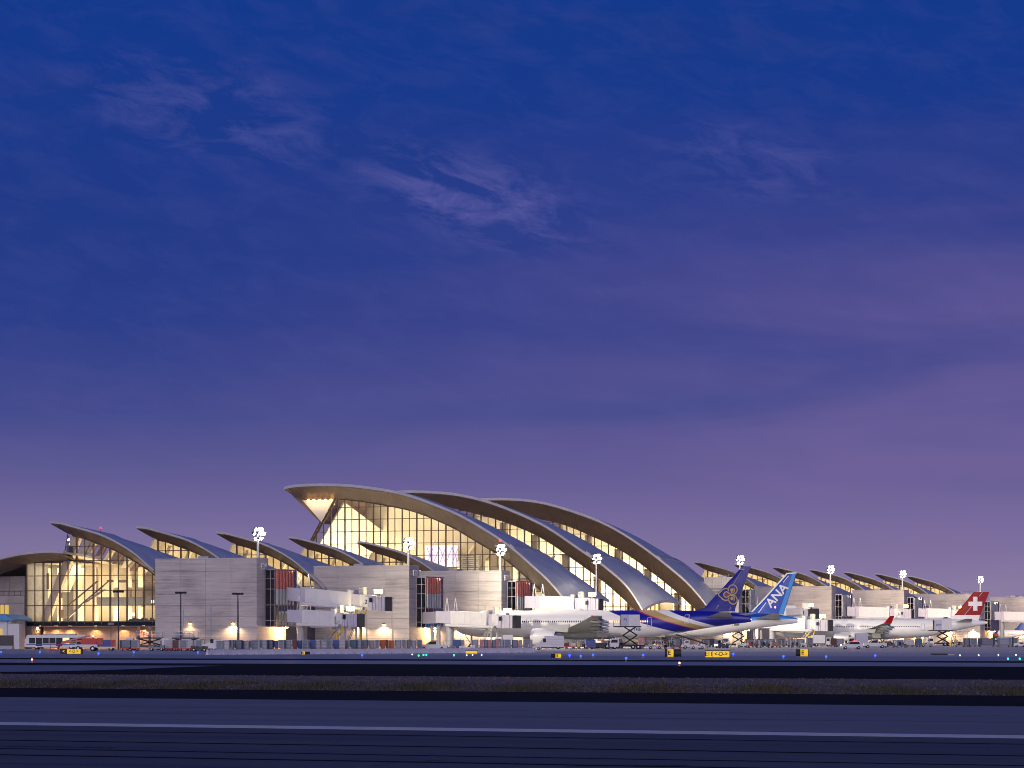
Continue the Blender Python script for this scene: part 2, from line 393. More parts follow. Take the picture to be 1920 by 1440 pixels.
def guv(px, y):
    Y = F*H/(y-HY); X = (px-960)*Y/F; return (X-O0[0])*PU[0]+(Y-O0[1])*PU[1], (X-O0[0])*DV[0]+(Y-O0[1])*DV[1]
pp = [guv(*p) for p in pl_+[(-120, 1246.8)]]
q.add([(u, v, .002) for u, v in pp], [tuple(range(len(pp)))]); tag(q.build('taxiway_patch', None, 'taxi_asphalt', **ro), kind='structure')
# grass on the strip: many small blades in one mass
def grass():
    m = MB(); ua, ub = 165., 295.; v0, v1 = vb[1297]+.2, vrow(1281)
    gm = MB(); rng = np.random.default_rng(3)
    n = 42000; V = []; Fc = []
    us = rng.uniform(ua, ub, n); vs_ = v0+(v1-v0)*rng.beta(1., 1.5, n)
    cl = np.sin(us*.9+vs_*.3)*.4+np.sin(us*.31+1.7*vs_)*.35+.6
    hh = rng.uniform(.05, .30, n)*np.clip(cl*1.2-.2, .12, 1.3)
    an = rng.uniform(0, 6.28, n); wd = rng.uniform(.02, .06, n)
    for i in range(n):
        dx, dy = math.cos(an[i])*wd[i], math.sin(an[i])*wd[i]; lx, ly = rng.normal(0, .05, 2)
        b = len(V); V += [(us[i]-dx, vs_[i]-dy, -.035), (us[i]+dx, vs_[i]+dy, -.035), (us[i]+lx, vs_[i]+ly, -.03+hh[i])]; Fc.append((b, b+1, b+2))
    gm.v = V; gm.f = Fc
    mm = M('grass', (.05, .045, .026), .9, var=.5, scale=.5, coord='Object')
    o = gm.build('grass', None, 'grass', **ro); tag(o, 'low dry grass along the gravel strip beside the runway', 'grass', kind='stuff')
    gm = MB(); V = []; Fc = []; n = 9000
    us = rng.uniform(ua, ub, n); vs_ = rng.uniform(v0, vb[1268.5]-.4, n); an = rng.uniform(0, 6.28, n); r = rng.uniform(.03, .11, n)
    for i in range(n):
        b = len(V); a = an[i]
        V += [(us[i]+r[i]*math.cos(a+k*2.1), vs_[i]+r[i]*math.sin(a+k*2.1), -.035) for k in range(3)]+[(us[i], vs_[i], -.035+r[i]*.9)]
        Fc += [(b, b+1, b+3), (b+1, b+2, b+3), (b+2, b, b+3)]
    gm.v = V; gm.f = Fc
    tag(gm.build('gravel', None, 'gravel', **ro), 'loose stones scattered over the gravel strip', 'gravel', kind='stuff')
grass()

# ------------------------------------------------------------------ terminal
def shell(root, name, Fc, Rc, uF, uR, v0, v1, th, bulge=0., nt=36, ns=8, top='zinc', under='cream', strip=None):
    Tt = []; Bt = []
    for i in range(nt+1):
        t = i/nt; rowt = []; rowb = []
        for j in range(ns+1):
            s_ = j/ns; uf = uF[0]+(uF[1]-uF[0])*t; ur = uR[0]+(uR[1]-uR[0])*t
            u = uf+(ur-uf)*s_; z = Fc(uf)+(Rc(ur)-Fc(uf))*s_+bulge*math.sin(math.pi*s_)*(.25+.75*t)
            rowt.append((u, v0+(v1-v0)*s_, z)); rowb.append((u, v0+(v1-v0)*s_, z-th))
        Tt.append(rowt); Bt.append(rowb)
    m = MB(); n = ns+1; m.mat(top)
    b0 = [p for r in Tt for p in r]; b1 = [p for r in Bt for p in r]; nn = len(b0)
    fs = [(i*n+j, (i+1)*n+j, (i+1)*n+j+1, i*n+j+1) for i in range(nt) for j in range(ns)]
    m.add(b0+b1, fs)
    m.mat(under); base = len(m.v)-2*nn
    for f in fs: m.f.append([base+nn+k for k in f[::-1]]); m.mi.append(m.cur)
    m.mat('zinc_edge')
    def edge(a, b): m.f.append([base+a, base+b, base+nn+b, base+nn+a]); m.mi.append(m.cur)
    for i in range(nt): edge(i*n, (i+1)*n); edge((i+1)*n+ns, i*n+ns)
    for j in range(ns): edge(j+1, j); edge(nt*n+j, nt*n+j+1)
    o = m.build(name, root, smooth=True)
    if strip:
        q = MB()
        for s0, s1 in strip:
            pass
    return o, Tt
def soffit(roof, Fc, Gc, u0, u1, v0, ov, th, step, mat='bronze'):
    n = max(2, int(round((u1-u0)/step)))
    for i in range(n):
        a = u0+(u1-u0)*i/n+.025; b = u0+(u1-u0)*(i+1)/n-.025
        m = MB(); za, zb = Fc(a)-th+.02, Fc(b)-th+.02; ga, gb = min(Gc(a), za-.05), min(Gc(b), zb-.05)
        m.hexa([(a, v0+.05, za-.18), (b, v0+.05, zb-.18), (b, v0+ov, gb-.1), (a, v0+ov, ga-.1)], [(a, v0+.05, za), (b, v0+.05, zb), (b, v0+ov, gb+.08), (a, v0+ov, ga+.08)])
        m.build('soffit_panel', roof, mat)
def glazing(root, name, v, cols, rows, Gc, left=None, zmin=None, mull='mullion', glass='hall_glass', thick=2, wd=.19, barw=None, umax=None):
    """panes between column lines and row lines, cut by the curved head Gc, optional slanted left edge and lower curve"""
    fr = MB()
    def keep(poly):
        poly = [p for p in poly]
        for i in range(1):
            us = [p[0] for p in poly]; a, b = min(us), max(us)
            if b-a < .05: return None
            ga, gb = Gc(a), Gc(b)
            poly = clip(poly, lambda p: ga+(gb-ga)*(p[0]-a)/(b-a)-p[1])
            if len(poly) < 3: return None
            if left: poly = clip(poly, left)
            if len(poly) < 3: return None
            if zmin:
                la, lb = zmin(a), zmin(b); poly = clip(poly, lambda p: p[1]-(la+(lb-la)*(p[0]-a)/(b-a)))
                if len(poly) < 3: return None
        return poly
    for i in range(len(cols)-1):
        for j in range(len(rows)-1):
            poly = keep([(cols[i]+.04, rows[j]+.04), (cols[i+1]-.04, rows[j]+.04), (cols[i+1]-.04, rows[j+1]-.04), (cols[i]+.04, rows[j+1]-.04)])
            if not poly or area(poly) < .25: continue
            MB().prism(poly, v-.03, v+.03).build('pane', root, glass)
    for i, u in enumerate(cols):
        w_ = wd if i % thick else wd*1.4
        p = keep([(u-w_/2, rows[0]), (u+w_/2, rows[0]), (u+w_/2, rows[-1]), (u-w_/2, rows[-1])])
        if p: fr.prism(p, v-.12, v+.12+(0 if i % thick else .3))
    for z in rows[:]:
        us = list(np.linspace(cols[0], cols[-1], 40))
        for a, b in zip(us, us[1:]):
            p = keep([(a, z-wd/2), (b, z-wd/2), (b, z+wd/2), (a, z+wd/2)])
            if p: fr.prism(p, v-.10, v+.10)
    us = np.linspace(cols[0], cols[-1], 30)
    for a, b in zip(us, us[1:]):
        if left and left((a, Gc(a))) < 0: continue
        if Gc(a) < rows[0]: continue
        fr.hexa([(a, v-.14, Gc(a)-.25), (b, v-.14, Gc(b)-.25), (b, v+.14, Gc(b)-.25), (a, v+.14, Gc(a)-.25)], [(a, v-.14, Gc(a)), (b, v-.14, Gc(b)), (b, v+.14, Gc(b)), (a, v+.14, Gc(a))])
    return fr.build(name, root, mull)

hall = uthing('great_hall', 'huge glass terminal hall under three tall overlapping curved metal roofs', 'terminal')
VA, VB, VC = 191.4, 254.8, 311.9; OV = 4.6; RD = 35.
A_top = [(532, 913.4), (542.5, 910), (576, 907), (617.5, 906.5), (660.6, 908.5), (700, 913.4), (745, 921), (782.5, 932), (820, 946), (856, 961), (912.5, 992.8), (954.7, 1021), (997, 1057.5), (1030.6, 1088.4), (1056, 1119), (1066, 1133)]
A_gl = [(533, 915), (550, 927), (567, 935.5), (590, 935), (629, 935), (675.6, 939), (707.5, 944.4), (765.6, 955.6), (797.5, 966), (825.6, 978), (855.6, 992), (893, 1015), (940.6, 1043.4), (991, 1085.6), (1025, 1118), (1040, 1135)]
B_top = [(690, 926), (745, 920), (801, 920), (856, 925), (912.5, 938), (968.7, 959), (1025, 986), (1081, 1023.7), (1137.5, 1063), (1180, 1102.5), (1205, 1142)]
B_gl = [(700, 950), (800, 946), (856, 953), (884, 960), (940.6, 976), (1011, 1005.5), (1081, 1052), (1137.5, 1094), (1185, 1137), (1195, 1147)]
C_top = [(850, 938), (904, 934.3), (954.7, 933.7), (1011, 939.4), (1081, 959), (1137.5, 981.6), (1193.7, 1015.3), (1250, 1057.5), (1292, 1094), (1323, 1130.6), (1332, 1143)]
C_gl = [(870, 958), (940, 958), (1011, 972), (1053, 981.6), (1109, 1004), (1165.6, 1032), (1222, 1071.6), (1278, 1117), (1300, 1138)]
A_re = [(700, 922), (780, 931), (856, 957.7), (904, 984.4), (957.5, 1012.5), (1019, 1042), (1081, 1080), (1143, 1125)]
B_re = [(900, 939), (970, 958), (1019, 978.7), (1081, 1012.5), (1123, 1032), (1165.6, 1056), (1222, 1088.4), (1277, 1130)]
C_re = [(1050, 966), (1130, 990), (1208, 1024), (1264, 1052), (1320, 1085), (1362, 1120)]
def curve(pts, v): return Curve([onv(a, b, v) for a, b in pts])
def rows_from(z0, z1, st): return [z0+i*st for i in range(int((z1-z0)/st)+1)]
for nm, tp, gl, re_, v0, lab in (('A', A_top, A_gl, A_re, VA, 'nearest'), ('B', B_top, B_gl, B_re, VB, 'middle'), ('C', C_top, C_gl, C_re, VC, 'farthest')):
    Fc, Gc, Rc = curve(tp, v0), curve(gl, v0+OV), curve(re_, v0+RD)
    uF = (uat(tp[0][0], v0), uat(tp[-1][0], v0)); uR = (uat(re_[0][0], v0+RD), uat(re_[-1][0], v0+RD))
    roof, grid = shell(hall, 'hall_roof', Fc, Rc, uF, uR, v0, v0+RD, .75, 1.6, nt=44, ns=10)
    soffit(roof, Fc, Gc, uF[0]+.1, uF[1]-.2, v0, OV, .75, 1.45)
    # pale skylight strip that crosses the roof near its foot
    q = MB(); k = 35
    for j in range(10):
        a, b = grid[k][j], grid[k][j+1]; c_, d_ = grid[k+1][j], grid[k+1][j+1]
        f = lambda p, q_, t, dz: tuple(p[i]+(q_[i]-p[i])*t+(dz if i == 2 else 0) for i in range(3))
        q.hexa([f(a, c_, .2, -.1), f(a, c_, .85, -.1), f(b, d_, .85, -.1), f(b, d_, .2, -.1)], [f(a, c_, .2, .55), f(a, c_, .85, .35), f(b, d_, .85, .35), f(b, d_, .2, .55)])
    q.build('skylight', roof, 'zinc_edge')
    if nm == 'A':
        pA, pB = onv(629, 935, v0+OV), onv(587, 1015, v0+OV)
        sl = (pB[0]-pA[0])/(pB[1]-pA[1]); left = lambda p: p[0]-(pA[0]+sl*(p[1]-pA[1]))
        u0g, u1g = pA[0]+sl*(8-pA[1]), uat(1030, v0+OV); zm = None
        cu = uat(646.5, v0+OV); stepu = (uat(857, v0+OV)-cu)/15.55
        cols = [cu+stepu*i for i in range(-16, int((u1g-cu)/stepu)+2)]
        rz0 = zat(972.5, -55, v0+OV); stz = (zat(949.5, -55, v0+OV)-rz0)
        rows = [rz0+stz*i for i in range(-9, 4)]
        # beak at the high end
        tip = onv(534, 915, v0+OV); bk = onv(602, 982, v0+OV); mid = onv(567, 936, v0+OV)
        bm = MB(); bm.mat('bronze'); bm.prism([(tip[0], tip[1]-.2), (bk[0], bk[1]), (pA[0]-.3, pA[1]-.2)], v0+OV+.3, v0+RD-6)
        bm.mat('cream_light'); bm.prism([(mid[0], mid[1]-.3), (bk[0], bk[1]+.6), (pA[0]-.6, pA[1]-.3)], v0+OV+.02, v0+OV+.3)
        bm.build('roof_beak', hall)
        lr = MB().mat('mullion'); lr.tube((mid[0]+1, v0+OV-.8, mid[1]-.1), (pA[0]-1, v0+OV-.8, pA[1]-.1), .1, 6); lr.mat('lamp_warm')
        for k in range(5): lr.box(mid[0]+2+k*1.8, mid[0]+2.5+k*1.8, v0+OV-1., v0+OV-.7, mid[1]-.5, mid[1]-.2)
        lr.build('lamp_track', hall); light('AREA', hall, ((mid[0]+pA[0])/2, v0+OV-2.2, mid[1]-1.5), 110, (1, .82, .55), 8, .5, (math.radians(65), 0, 0), name='track_light')
        tr = MB(); q0 = (pA[0]+sl*(8-pA[1]), 8.)
        for off, vv in ((0., -.2), (-1.6, 1.6)):
            tr.tube((pA[0]+off, v0+OV+vv, pA[1]), (q0[0]+off, v0+OV+vv, q0[1]), .32, 8)
        for i in range(22):
            t = i/22; a = (pA[0]+(q0[0]-pA[0])*t, v0+OV-.2, pA[1]+(q0[1]-pA[1])*t); t2 = t+.02
            tr.tube(a, (pA[0]+(q0[0]-pA[0])*t2-1.6, v0+OV+1.6, pA[1]+(q0[1]-pA[1])*t2), .14, 6)
        tr.build('leaning_truss', hall, 'mullion')
        lw = MB(); lw.hexa([(q0[0]-.6, v0+OV+2, 8), (q0[0]-.1, v0+OV+2, 8), (q0[0]-.1, v0+RD, 8), (q0[0]-.6, v0+RD, 8)],
                           [(pA[0]+1.4, v0+OV+2, pA[1]-1), (pA[0]+1.9, v0+OV+2, pA[1]-1), (pA[0]+1.9, v0+RD, pA[1]-9), (pA[0]+1.4, v0+RD, pA[1]-9)])
        lw.build('leaning_wall', hall, 'cream')
    else:
        left = None
        prev = {'B': curve(A_re, VA+RD), 'C': curve(B_re, VB+RD)}[nm]
        pre = {'B': A_re, 'C': B_re}[nm]
        # lowest line of this glass that can be seen over the roof in front
        zm = curve([(a, b+26) for a, b in pre], v0+OV)
        u0g, u1g = uat(pre[2][0]-8, v0+OV), uat(gl[-1][0]-6, v0+OV)
        stepu = 2.35; cols = [u0g+stepu*i for i in range(int((u1g-u0g)/stepu)+2)]
        rz0 = zat(1039.5 if nm == 'B' else 1046, -28, v0+OV); stz = 3.87; rows = [rz0+stz*i for i in range(-8, 9)]
    gw = glazing(hall, 'glass_wall', v0+OV, cols, rows, Gc, left, zm)
    # inside: back wall, ceiling is the roof's underside, sloping ribs, columns
    bw = MB(); ua, ub = (u0g-4 if nm != 'A' else pA[0]-6), uR[1]-2
    us = np.linspace(max(ua, uR[0]), ub, 26)
    for a, b in zip(us, us[1:]): bw.hexa([(a, v0+RD-2.5, 2), (b, v0+RD-2.5, 2), (b, v0+RD-2, 2), (a, v0+RD-2, 2)], [(a, v0+RD-2.5, Rc(a)), (b, v0+RD-2.5, Rc(b)), (b, v0+RD-2, Rc(b)), (a, v0+RD-2, Rc(a))])
    bw.build('inner_wall', hall, 'cream')
    if nm == 'A':
        wl = MB().box(pA[0]-12, us[0], v0+RD-2.6, v0+RD-2, 2, Rc(us[0])-.3); wl.build('inner_wall', hall, 'cream')
    for i in range(9 if nm == 'A' else 7):         # slanted ribs
        uu = (pA[0]+4+i*6.2) if nm == 'A' else u0g+5+i*10.
        if nm == 'A': MB().hexa([(uu-9, v0+RD-4, 14), (uu-8.4, v0+RD-4, 14), (uu-8.4, v0+RD-3, 14), (uu-9, v0+RD-3, 14)], [(uu+3, v0+RD-6, 32-i*.8), (uu+3.6, v0+RD-6, 32-i*.8), (uu+3.6, v0+RD-5, 32-i*.8), (uu+3, v0+RD-5, 32-i*.8)]).build('rib', hall, 'cream_light')
        else: MB().box(uu, uu+2.0, v0+OV+1.5, v0+OV+3, 9, Gc(uu+1.)-.6).build('column', hall, 'cream')
    MB().box(u0g-2, u1g, v0+OV+.5, v0+RD-1, 6.5, 7.).build('floor_slab', hall, 'grey_paint')
    W_ = u1g-u0g
    e = {'A': 25000, 'B': 20000, 'C': 18500}[nm]
    for i in range(3):
        light('AREA', hall, (u0g+W_*(i+.5)/3, v0+RD*.45, 9.), e*(1.15-.2*i), (1., .88, .69), W_/3*.8, RD*.5, (math.pi-(.15 if nm == 'A' else 1.3), 0, 0), name='uplight')
    if nm == 'A':
        for k in range(9):
            uu = u0g+10+k*8.5; MB().box(uu, uu+1.0, v0+16, v0+17, 7, min(24., Rc(uu)-2)).build('column', hall, 'cream_light')
        MB().box(u0g+28, u1g-6, v0+18, v0+30, 13.2, 14.2).build('mezzanine', hall, 'mullion_pale')
        MB().box(u0g+34, u1g-12, v0+22, v0+30, 19.2, 19.9).build('mezzanine', hall, 'mullion_pale')
        for k in range(2, 10): MB().tube((u0g+9+k*7.5, v0+12, 25-k*.9), (u0g+9+k*7.5, v0+12, 36-k*1.9), .05, 5).build('lamp_rod', hall, 'mullion')
        p0, p1 = onv(797, 1064, v0+OV+8), onv(856, 1022, v0+OV+8)
        s_ = MB(); s_.mat('screen'); s_.box(p0[0], p1[0], v0+OV+8, v0+OV+9, p0[1], p1[1]); s_.mat('screen_ink')
        for i in range(5):
            a = p0[0]+(p1[0]-p0[0])*(i+.3)/5; s_.tube((a, v0+OV+7.95, p0[1]+1), (a+2, v0+OV+7.95, p1[1]-.6), .09, 4); 
            if i % 2 == 0: s_.tube((a+2, v0+OV+7.95, p0[1]+1), (a, v0+OV+7.95, p1[1]-.6), .09, 4)
        s_.build('media_screen', hall)
        p0, p1 = onv(862, 1075, v0+OV+10), onv(897, 1038, v0+OV+10)
        s_ = MB()
        for k in range(10): s_.lathe([(0, (p1[0]-p0[0])/2), (.28, (p1[0]-p0[0])/2)], ((p0[0]+p1[0])/2, v0+OV+10, p0[1]+k*.55), 'z', 20)
        s_.build('louvre_drum', hall, 'grey_paint')
hb = MB(); hb.box(-96, -11, VA+OV+.4, VC+RD, 0, 6.4); hb.build('base_wall', hall, 'stone')
for k, v0 in enumerate((VA, VB, VC)):      # side glazing under the eaves
    m = MB(); m.mat('mullion')
    e0 = v0+OV+.5
    for i in range(9): m.box(-11.2, -10.9, e0+i*3.8, e0+i*3.8+.25, 6.4, 12.5)
    m.box(-11.3, -10.95, e0, e0+31, 12.3, 12.6); m.build('side_glazing', hall)
    MB().box(-11.9, -11.7, e0+.2, e0+30.5, 6.45, 12.2).build('side_glass', hall, 'window_lit')

# ------------------------------------------------------------------ concourse wings: repeated curved roofs with clerestories
KC = lambda pts: Curve([(p*KS, zk(q)) for p, q in pts])
WF = KC([(-55.2, 30.2), (-52.4, 29.95), (-50.1, 29.4), (-45.4, 28.2), (-41, 26.9), (-36.6, 24.95), (-32, 22.3), (-29.4, 20.2), (-26.6, 18.1), (-23.5, 15.2)])
WG = KC([(-55., 29.0), (-53.4, 28.0), (-51.9, 27.2), (-47.8, 26.2), (-43.7, 24.8), (-39.2, 23.2), (-34.8, 21.), (-30.5, 18.6), (-28.4, 17.2), (-24.5, 14.6)])
WR = KC([(-55.2, 28.2), (-50.4, 26.2), (-44, 24.4), (-40, 22.9), (-35, 21.5), (-29, 19.), (-23.5, 15.)])
def off(c, dz):
    class _: pass
    return lambda u: c(u)+dz
def bay(root, v0, dz, first=False, zlow=15.5, energy=3600., dense=True):
    Fc, Gc, Rc = off(WF, dz), off(WG, dz), off(WR, dz)
    ue = -27.1*KS if first else -23.5*KS
    roof, grid = shell(root, 'wing_roof', Fc, Rc, (-55.2*KS, ue), (-54.5*KS, ue), v0, v0+27, .45, .5, nt=24, ns=6)
    soffit(roof, Fc, Gc, -55.1*KS, ue-.2, v0, 3., .45, 2.4)
    sl = .33
    left = lambda p: p[0]-(-51.9*KS-sl*(zk(27.2)+dz-p[1]))
    st = 2.0; cols = [-57.3*KS+st*i for i in range(15)]
    if first: return Fc, Gc, Rc, left
    rows = [zlow+dz, 19.4+dz, 24.2+dz, 29+dz] if dense else [zlow+dz, 22.+dz, 29+dz]
    rows = [zk(zlow)+dz, zk(24.)+dz, zk(30)+dz]
    # glass hidden behind the roof in front is left out
    lowc = off(KC([(-56, 23.4), (-50, 21.6), (-44, 20.), (-38, 18.), (-30, 15.)]), dz)
    glazing(root, 'glass_wall', v0+3, cols, rows, Gc, left, lowc, wd=.2, thick=3)
    bw = MB(); us = np.linspace(-58*KS, -24.5*KS, 12)
    for a, b in zip(us, us[1:]): bw.hexa([(a, v0+22, 12.5), (b, v0+22, 12.5), (b, v0+22.4, 12.5), (a, v0+22.4, 12.5)], [(a, v0+22, min(Rc(a), 25.)-.1), (b, v0+22, min(Rc(b), 25.)-.1), (b, v0+22.4, min(Rc(b), 25.)-.1), (a, v0+22.4, min(Rc(a), 25.)-.1)])
    bw.build('inner_wall', root, 'cream')
    for i in range(5):
        a = (-53+i*5.)*KS; MB().hexa([(a-2, v0+8+i, 13.2), (a-1.3, v0+8+i, 13.2), (a-1.3, v0+9+i, 13.2), (a-2, v0+9+i, 13.2)], [(a+2, v0+8+i, WG(a+2)+dz-1.2), (a+2.7, v0+8+i, WG(a+2)+dz-1.6), (a+2.7, v0+9+i, WG(a+2)+dz-1.6), (a+2, v0+9+i, WG(a+2)+dz-1.2)]).build('strut', root, 'cream_light')
    sw = MB().hexa([(-54.2, v0+3.4, 12.5), (-53.8, v0+3.4, 12.5), (-53.8, v0+22, 12.5), (-54.2, v0+22, 12.5)], [(-48.3, v0+3.4, 25+dz), (-47.9, v0+3.4, 25+dz), (-47.9, v0+22, 23.6+dz), (-48.3, v0+22, 23.6+dz)])
    sw.build('leaning_wall', root, 'cream')
    light('AREA', root, (-37, v0+12, 14.6), energy, (1., .82, .55), 24, 13, (math.pi, 0, 0), name='uplight')
near = uthing('concourse_wing', 'near concourse wing with a row of upswept curved roofs and glowing clerestories', 'concourse')
VN = [v*KS for v in (0., 41.2, 83.7, 126., 170.8)]
fFc, fGc, fRc, fleft = bay(near, 0., 0., first=True)
for v0 in VN[1:]: bay(near, v0, .2)
for v0, v1 in ((31, 76.), (77., 190.)):
    MB().box(-66, -25, v0, v1, 0, 12.8).build('wing_wall', near, 'siding')
for i in range(14):       # horizontal siding boards on the apron side
    MB().box(-24.95, -24.8, 28, 190, 1.+i*.88, 1.8+i*.88).build('siding_board', near, 'siding')
far = uthing('concourse_wing', 'far concourse wing, its curved roofs shrinking behind the red aircraft tail', 'concourse')
for i, (v0, dz) in enumerate(((472.8, 1.2), (522.1, 1.4), (573.2, 1.4), (626.2, 1.4), (679.1, 1.4), (731.7, 1.6), (789.1, 1.6))): bay(far, v0*KS, dz*KS, energy=5200.)
MB().box(-66, -25, 433, 764, 0, 13.5).build('wing_wall', far, 'siding')
MB().box(-66, -13, 354, 431, 0, 12.).build('wing_wall', far, 'stone')

# glazed end front of the near wing
vF = 3.; u50, u290 = uat(50, vF), -24.8
zf_ = lambda y: zat(y, -41, vF)
cols = [u50+(u290-u50)*i/16 for i in range(17)]
rows = [zf_(1165.5), zf_(1135), zf_(1107), zf_(1079), zf_(1051), zf_(1024), zf_(995)]
u121 = uat(119, vF)
lowtop = zf_(1052)
def headc(u): return fGc(u) if u > u121 else lowtop
def leftc(p): return fleft(p) if p[1] > lowtop+.05 else p[0]-u50+.2
glazing(near, 'glass_front', vF, cols, rows, headc, leftc, wd=.17)
m = MB()
for i in range(16):
    MB().box(cols[i]+.06, cols[i+1]-.06, vF-.05, vF+.1, zf_(1173.5), zf_(1166.3)).build('spandrel_panel', near, 'window_dark')
MB().box(u50-.3, u290, vF-.1, vF+22, zf_(1174.6), zf_(1173.6)).build('soffit', near, 'tan_wall')
MB().box(u50+2.2, u290, vF+3.5, vF+4.2, 0, zf_(1174.8)).build('ground_wall', near, 'tan_wall')
MB().box(u50-.4, u50+1.3, vF, vF+4, 0, zf_(1174.8)).build('corner_post', near, 'stone')
for px in (76, 106, 132, 180, 232, 270):
    uu = uat(px, vF+3.4); l = MB(); l.mat('dark_metal').box(uu-.35, uu+.35, vF+2.9, vF+3.5, 5.05, 5.3); l.mat('lamp_warm').box(uu-.28, uu+.28, vF+2.95, vF+3.4, 4.98, 5.05)
    o = l.build('wall_lamp', near); light('SPOT', o, (uu, vF+2.6, 4.9), 1300, (1, .52, .2), .15, rot=(-.25, 0, 0), spot=2.6)
# what stands inside behind the glass front
bw = MB(); us = np.linspace(u50, u290, 14)
for a, b in zip(us, us[1:]):
    za, zb = (min(lowtop-.3 if x < u121 else 99, fRc(x)-.6) for x in (a, b))
    bw.hexa([(a, vF+20, 5), (b, vF+20, 5), (b, vF+20.5, 5), (a, vF+20.5, 5)], [(a, vF+20, za), (b, vF+20, zb), (b, vF+20.5, zb), (a, vF+20.5, za)])
bw.build('inner_wall', near, 'cream')
MB().box(u50-.4, u50-.1, vF+.3, vF+20, 5.4, lowtop).build('inner_wall', near, 'mid_grey')
MB().box(u50, u290, vF+.4, vF+20, 5.35, 5.6).build('floor_slab', near, 'cream_light')
MB().box(uat(190, 12), u290, vF+7, vF+20, zf_(1134), zf_(1119)).build('mezzanine', near, 'mid_grey')
MB().box(uat(196, 12), u290, vF+10, vF+20, zf_(1090), zf_(1086)).build('upper_floor', near, 'mullion')
MB().box(u50, u121-.5, vF+.6, vF+20, lowtop-.4, lowtop-.1).build('ceiling', near, 'cream')
def beam(name, a, b, v, wd, dp, mat):
    (ua, za), (ub, zb) = onv(*a, v), onv(*b, v)
    return MB().hexa([(ua-wd/2, v, za), (ua+wd/2, v, za), (ua+wd/2, v+dp, za), (ua-wd/2, v+dp, za)], [(ub-wd/2, v, zb), (ub+wd/2, v, zb), (ub+wd/2, v+dp, zb), (ub-wd/2, v+dp, zb)]).build(name, near, mat)
beam('slanted_column', (82, 1165), (143, 1006), vF+1.2, 2.0, 1.2, 'cream_light')
beam('slanted_column', (120, 1110), (165, 1012), vF+12, 1.6, 1.2, 'cream')
for i in range(7): beam('strut', (166+i*16, 1036+i*7), (178+i*16, 1014+i*8), vF+6+i*.6, 1.1, 1.4, 'bronze' if i % 2 else 'cream')
for a, b in (((128, 1135), (183, 1089)), ((150, 1135), (203, 1090))): beam('escalator_rail', a, b, vF+5, .5, .3, 'mullion')
for a, b in (((126, 1158), (151, 1136)), ((160, 1130), (196, 1105))): beam('escalator_balustrade', a, b, vF+4, .9, .2, 'steel')
for px, w_ in ((85, 1.5), (110, .7), (150, 1.2), (178, .6), (216, .8), (240, .8), (262, .9)): 
    uu = uat(px, vF+9); MB().box(uu-w_/2, uu+w_/2, vF+9, vF+10, 5.6, min(18, headc(uu)-1)).build('column', near, 'cream')
for px, y0, y1, w_ in ((86, 1103, 1072, 1.2), (112, 1120, 1101, .9), (114, 1158, 1142, 1.2)):
    uu = uat(px, vF+8.5); MB().box(uu-w_/2, uu+w_/2, vF+8.6, vF+8.95, zf_(y0), zf_(y1)).build('inner_window', near, 'mullion')
for i in range(14):
    uu = uat(240+i*3.8, vF+2.5); MB().box(uu-.3, uu+.3, vF+2+(i % 3)*.6, vF+2.6+(i % 3)*.6, 5.6, 6.3+(i*7 % 5)*.13).build('lounge_seat', near, 'dark_metal')
for px, y in ((250, 1152), (286, 1128), (132, 1019), (128, 1010), (220, 1158)):
    uu = uat(px, vF+3.5); s_ = MB().lathe([(-.35, .1), (-.2, .32), (.2, .32), (.35, .1)], (uu, vF+3.5, zf_(y)), 'z', 10); s_.build('inner_lamp', near, 'lamp_pale', smooth=True)
light('AREA', near, (-46, vF+9, 6.2), 4600, (1., .82, .55), 22, 12, (math.pi, 0, 0), name='uplight')
light('AREA', near, (-33, vF+9, 13.6), 3400, (1., .82, .55), 18, 12, (math.pi, 0, 0), name='uplight')
light('AREA', near, (-33, vF+6, zf_(1135)-.3), 2000, (1., .80, .5), 18, 8, (0, 0, 0), name='downlight')
light('AREA', near, (-52, vF+8, lowtop-.6), 2400, (1., .82, .55), 10, 10, (0, 0, 0), name='downlight')
lamp = MB().mat('dark_metal'); lamp.tube((-38.6, 1, WF(-38.6)), (-38.6, 1, WF(-38.6)+.9), .06, 6); lamp.mat('lamp_red'); lamp.lathe([(0, .12), (.15, .24), (.35, .2), (.45, .05)], (-38.6, 1, WF(-38.6)+.9), 'z', 10)
lamp.build('obstruction_light', near)
# left roof that swings back from the front
cF = curve([(-60, 1068), (-30, 1054), (0, 1045), (20, 1040), (60, 1034), (95, 1032), (118, 1033.5)], -3.)
cG = curve([(-60, 1090), (0, 1072), (30, 1066), (50, 1057), (80, 1053), (120, 1051)], 3.)
roof, _ = shell(near, 'wing_roof', cF, lambda u: cF(u)-2.5, (uat(-60, -3), uat(118, -3)), (uat(-60, -3), uat(118, -3)), -3., 26., .5, .3, nt=24, ns=5)
soffit(roof, cF, cG, uat(-60, -3)+.1, uat(118, -3)-.1, -3., 6., .5, 2.6)
MB().box(uat(118, 0), uat(121, 0)+.2, 1.5, 3.2, zf_(1052), zf_(1024)).build('corner_post', near, 'siding')

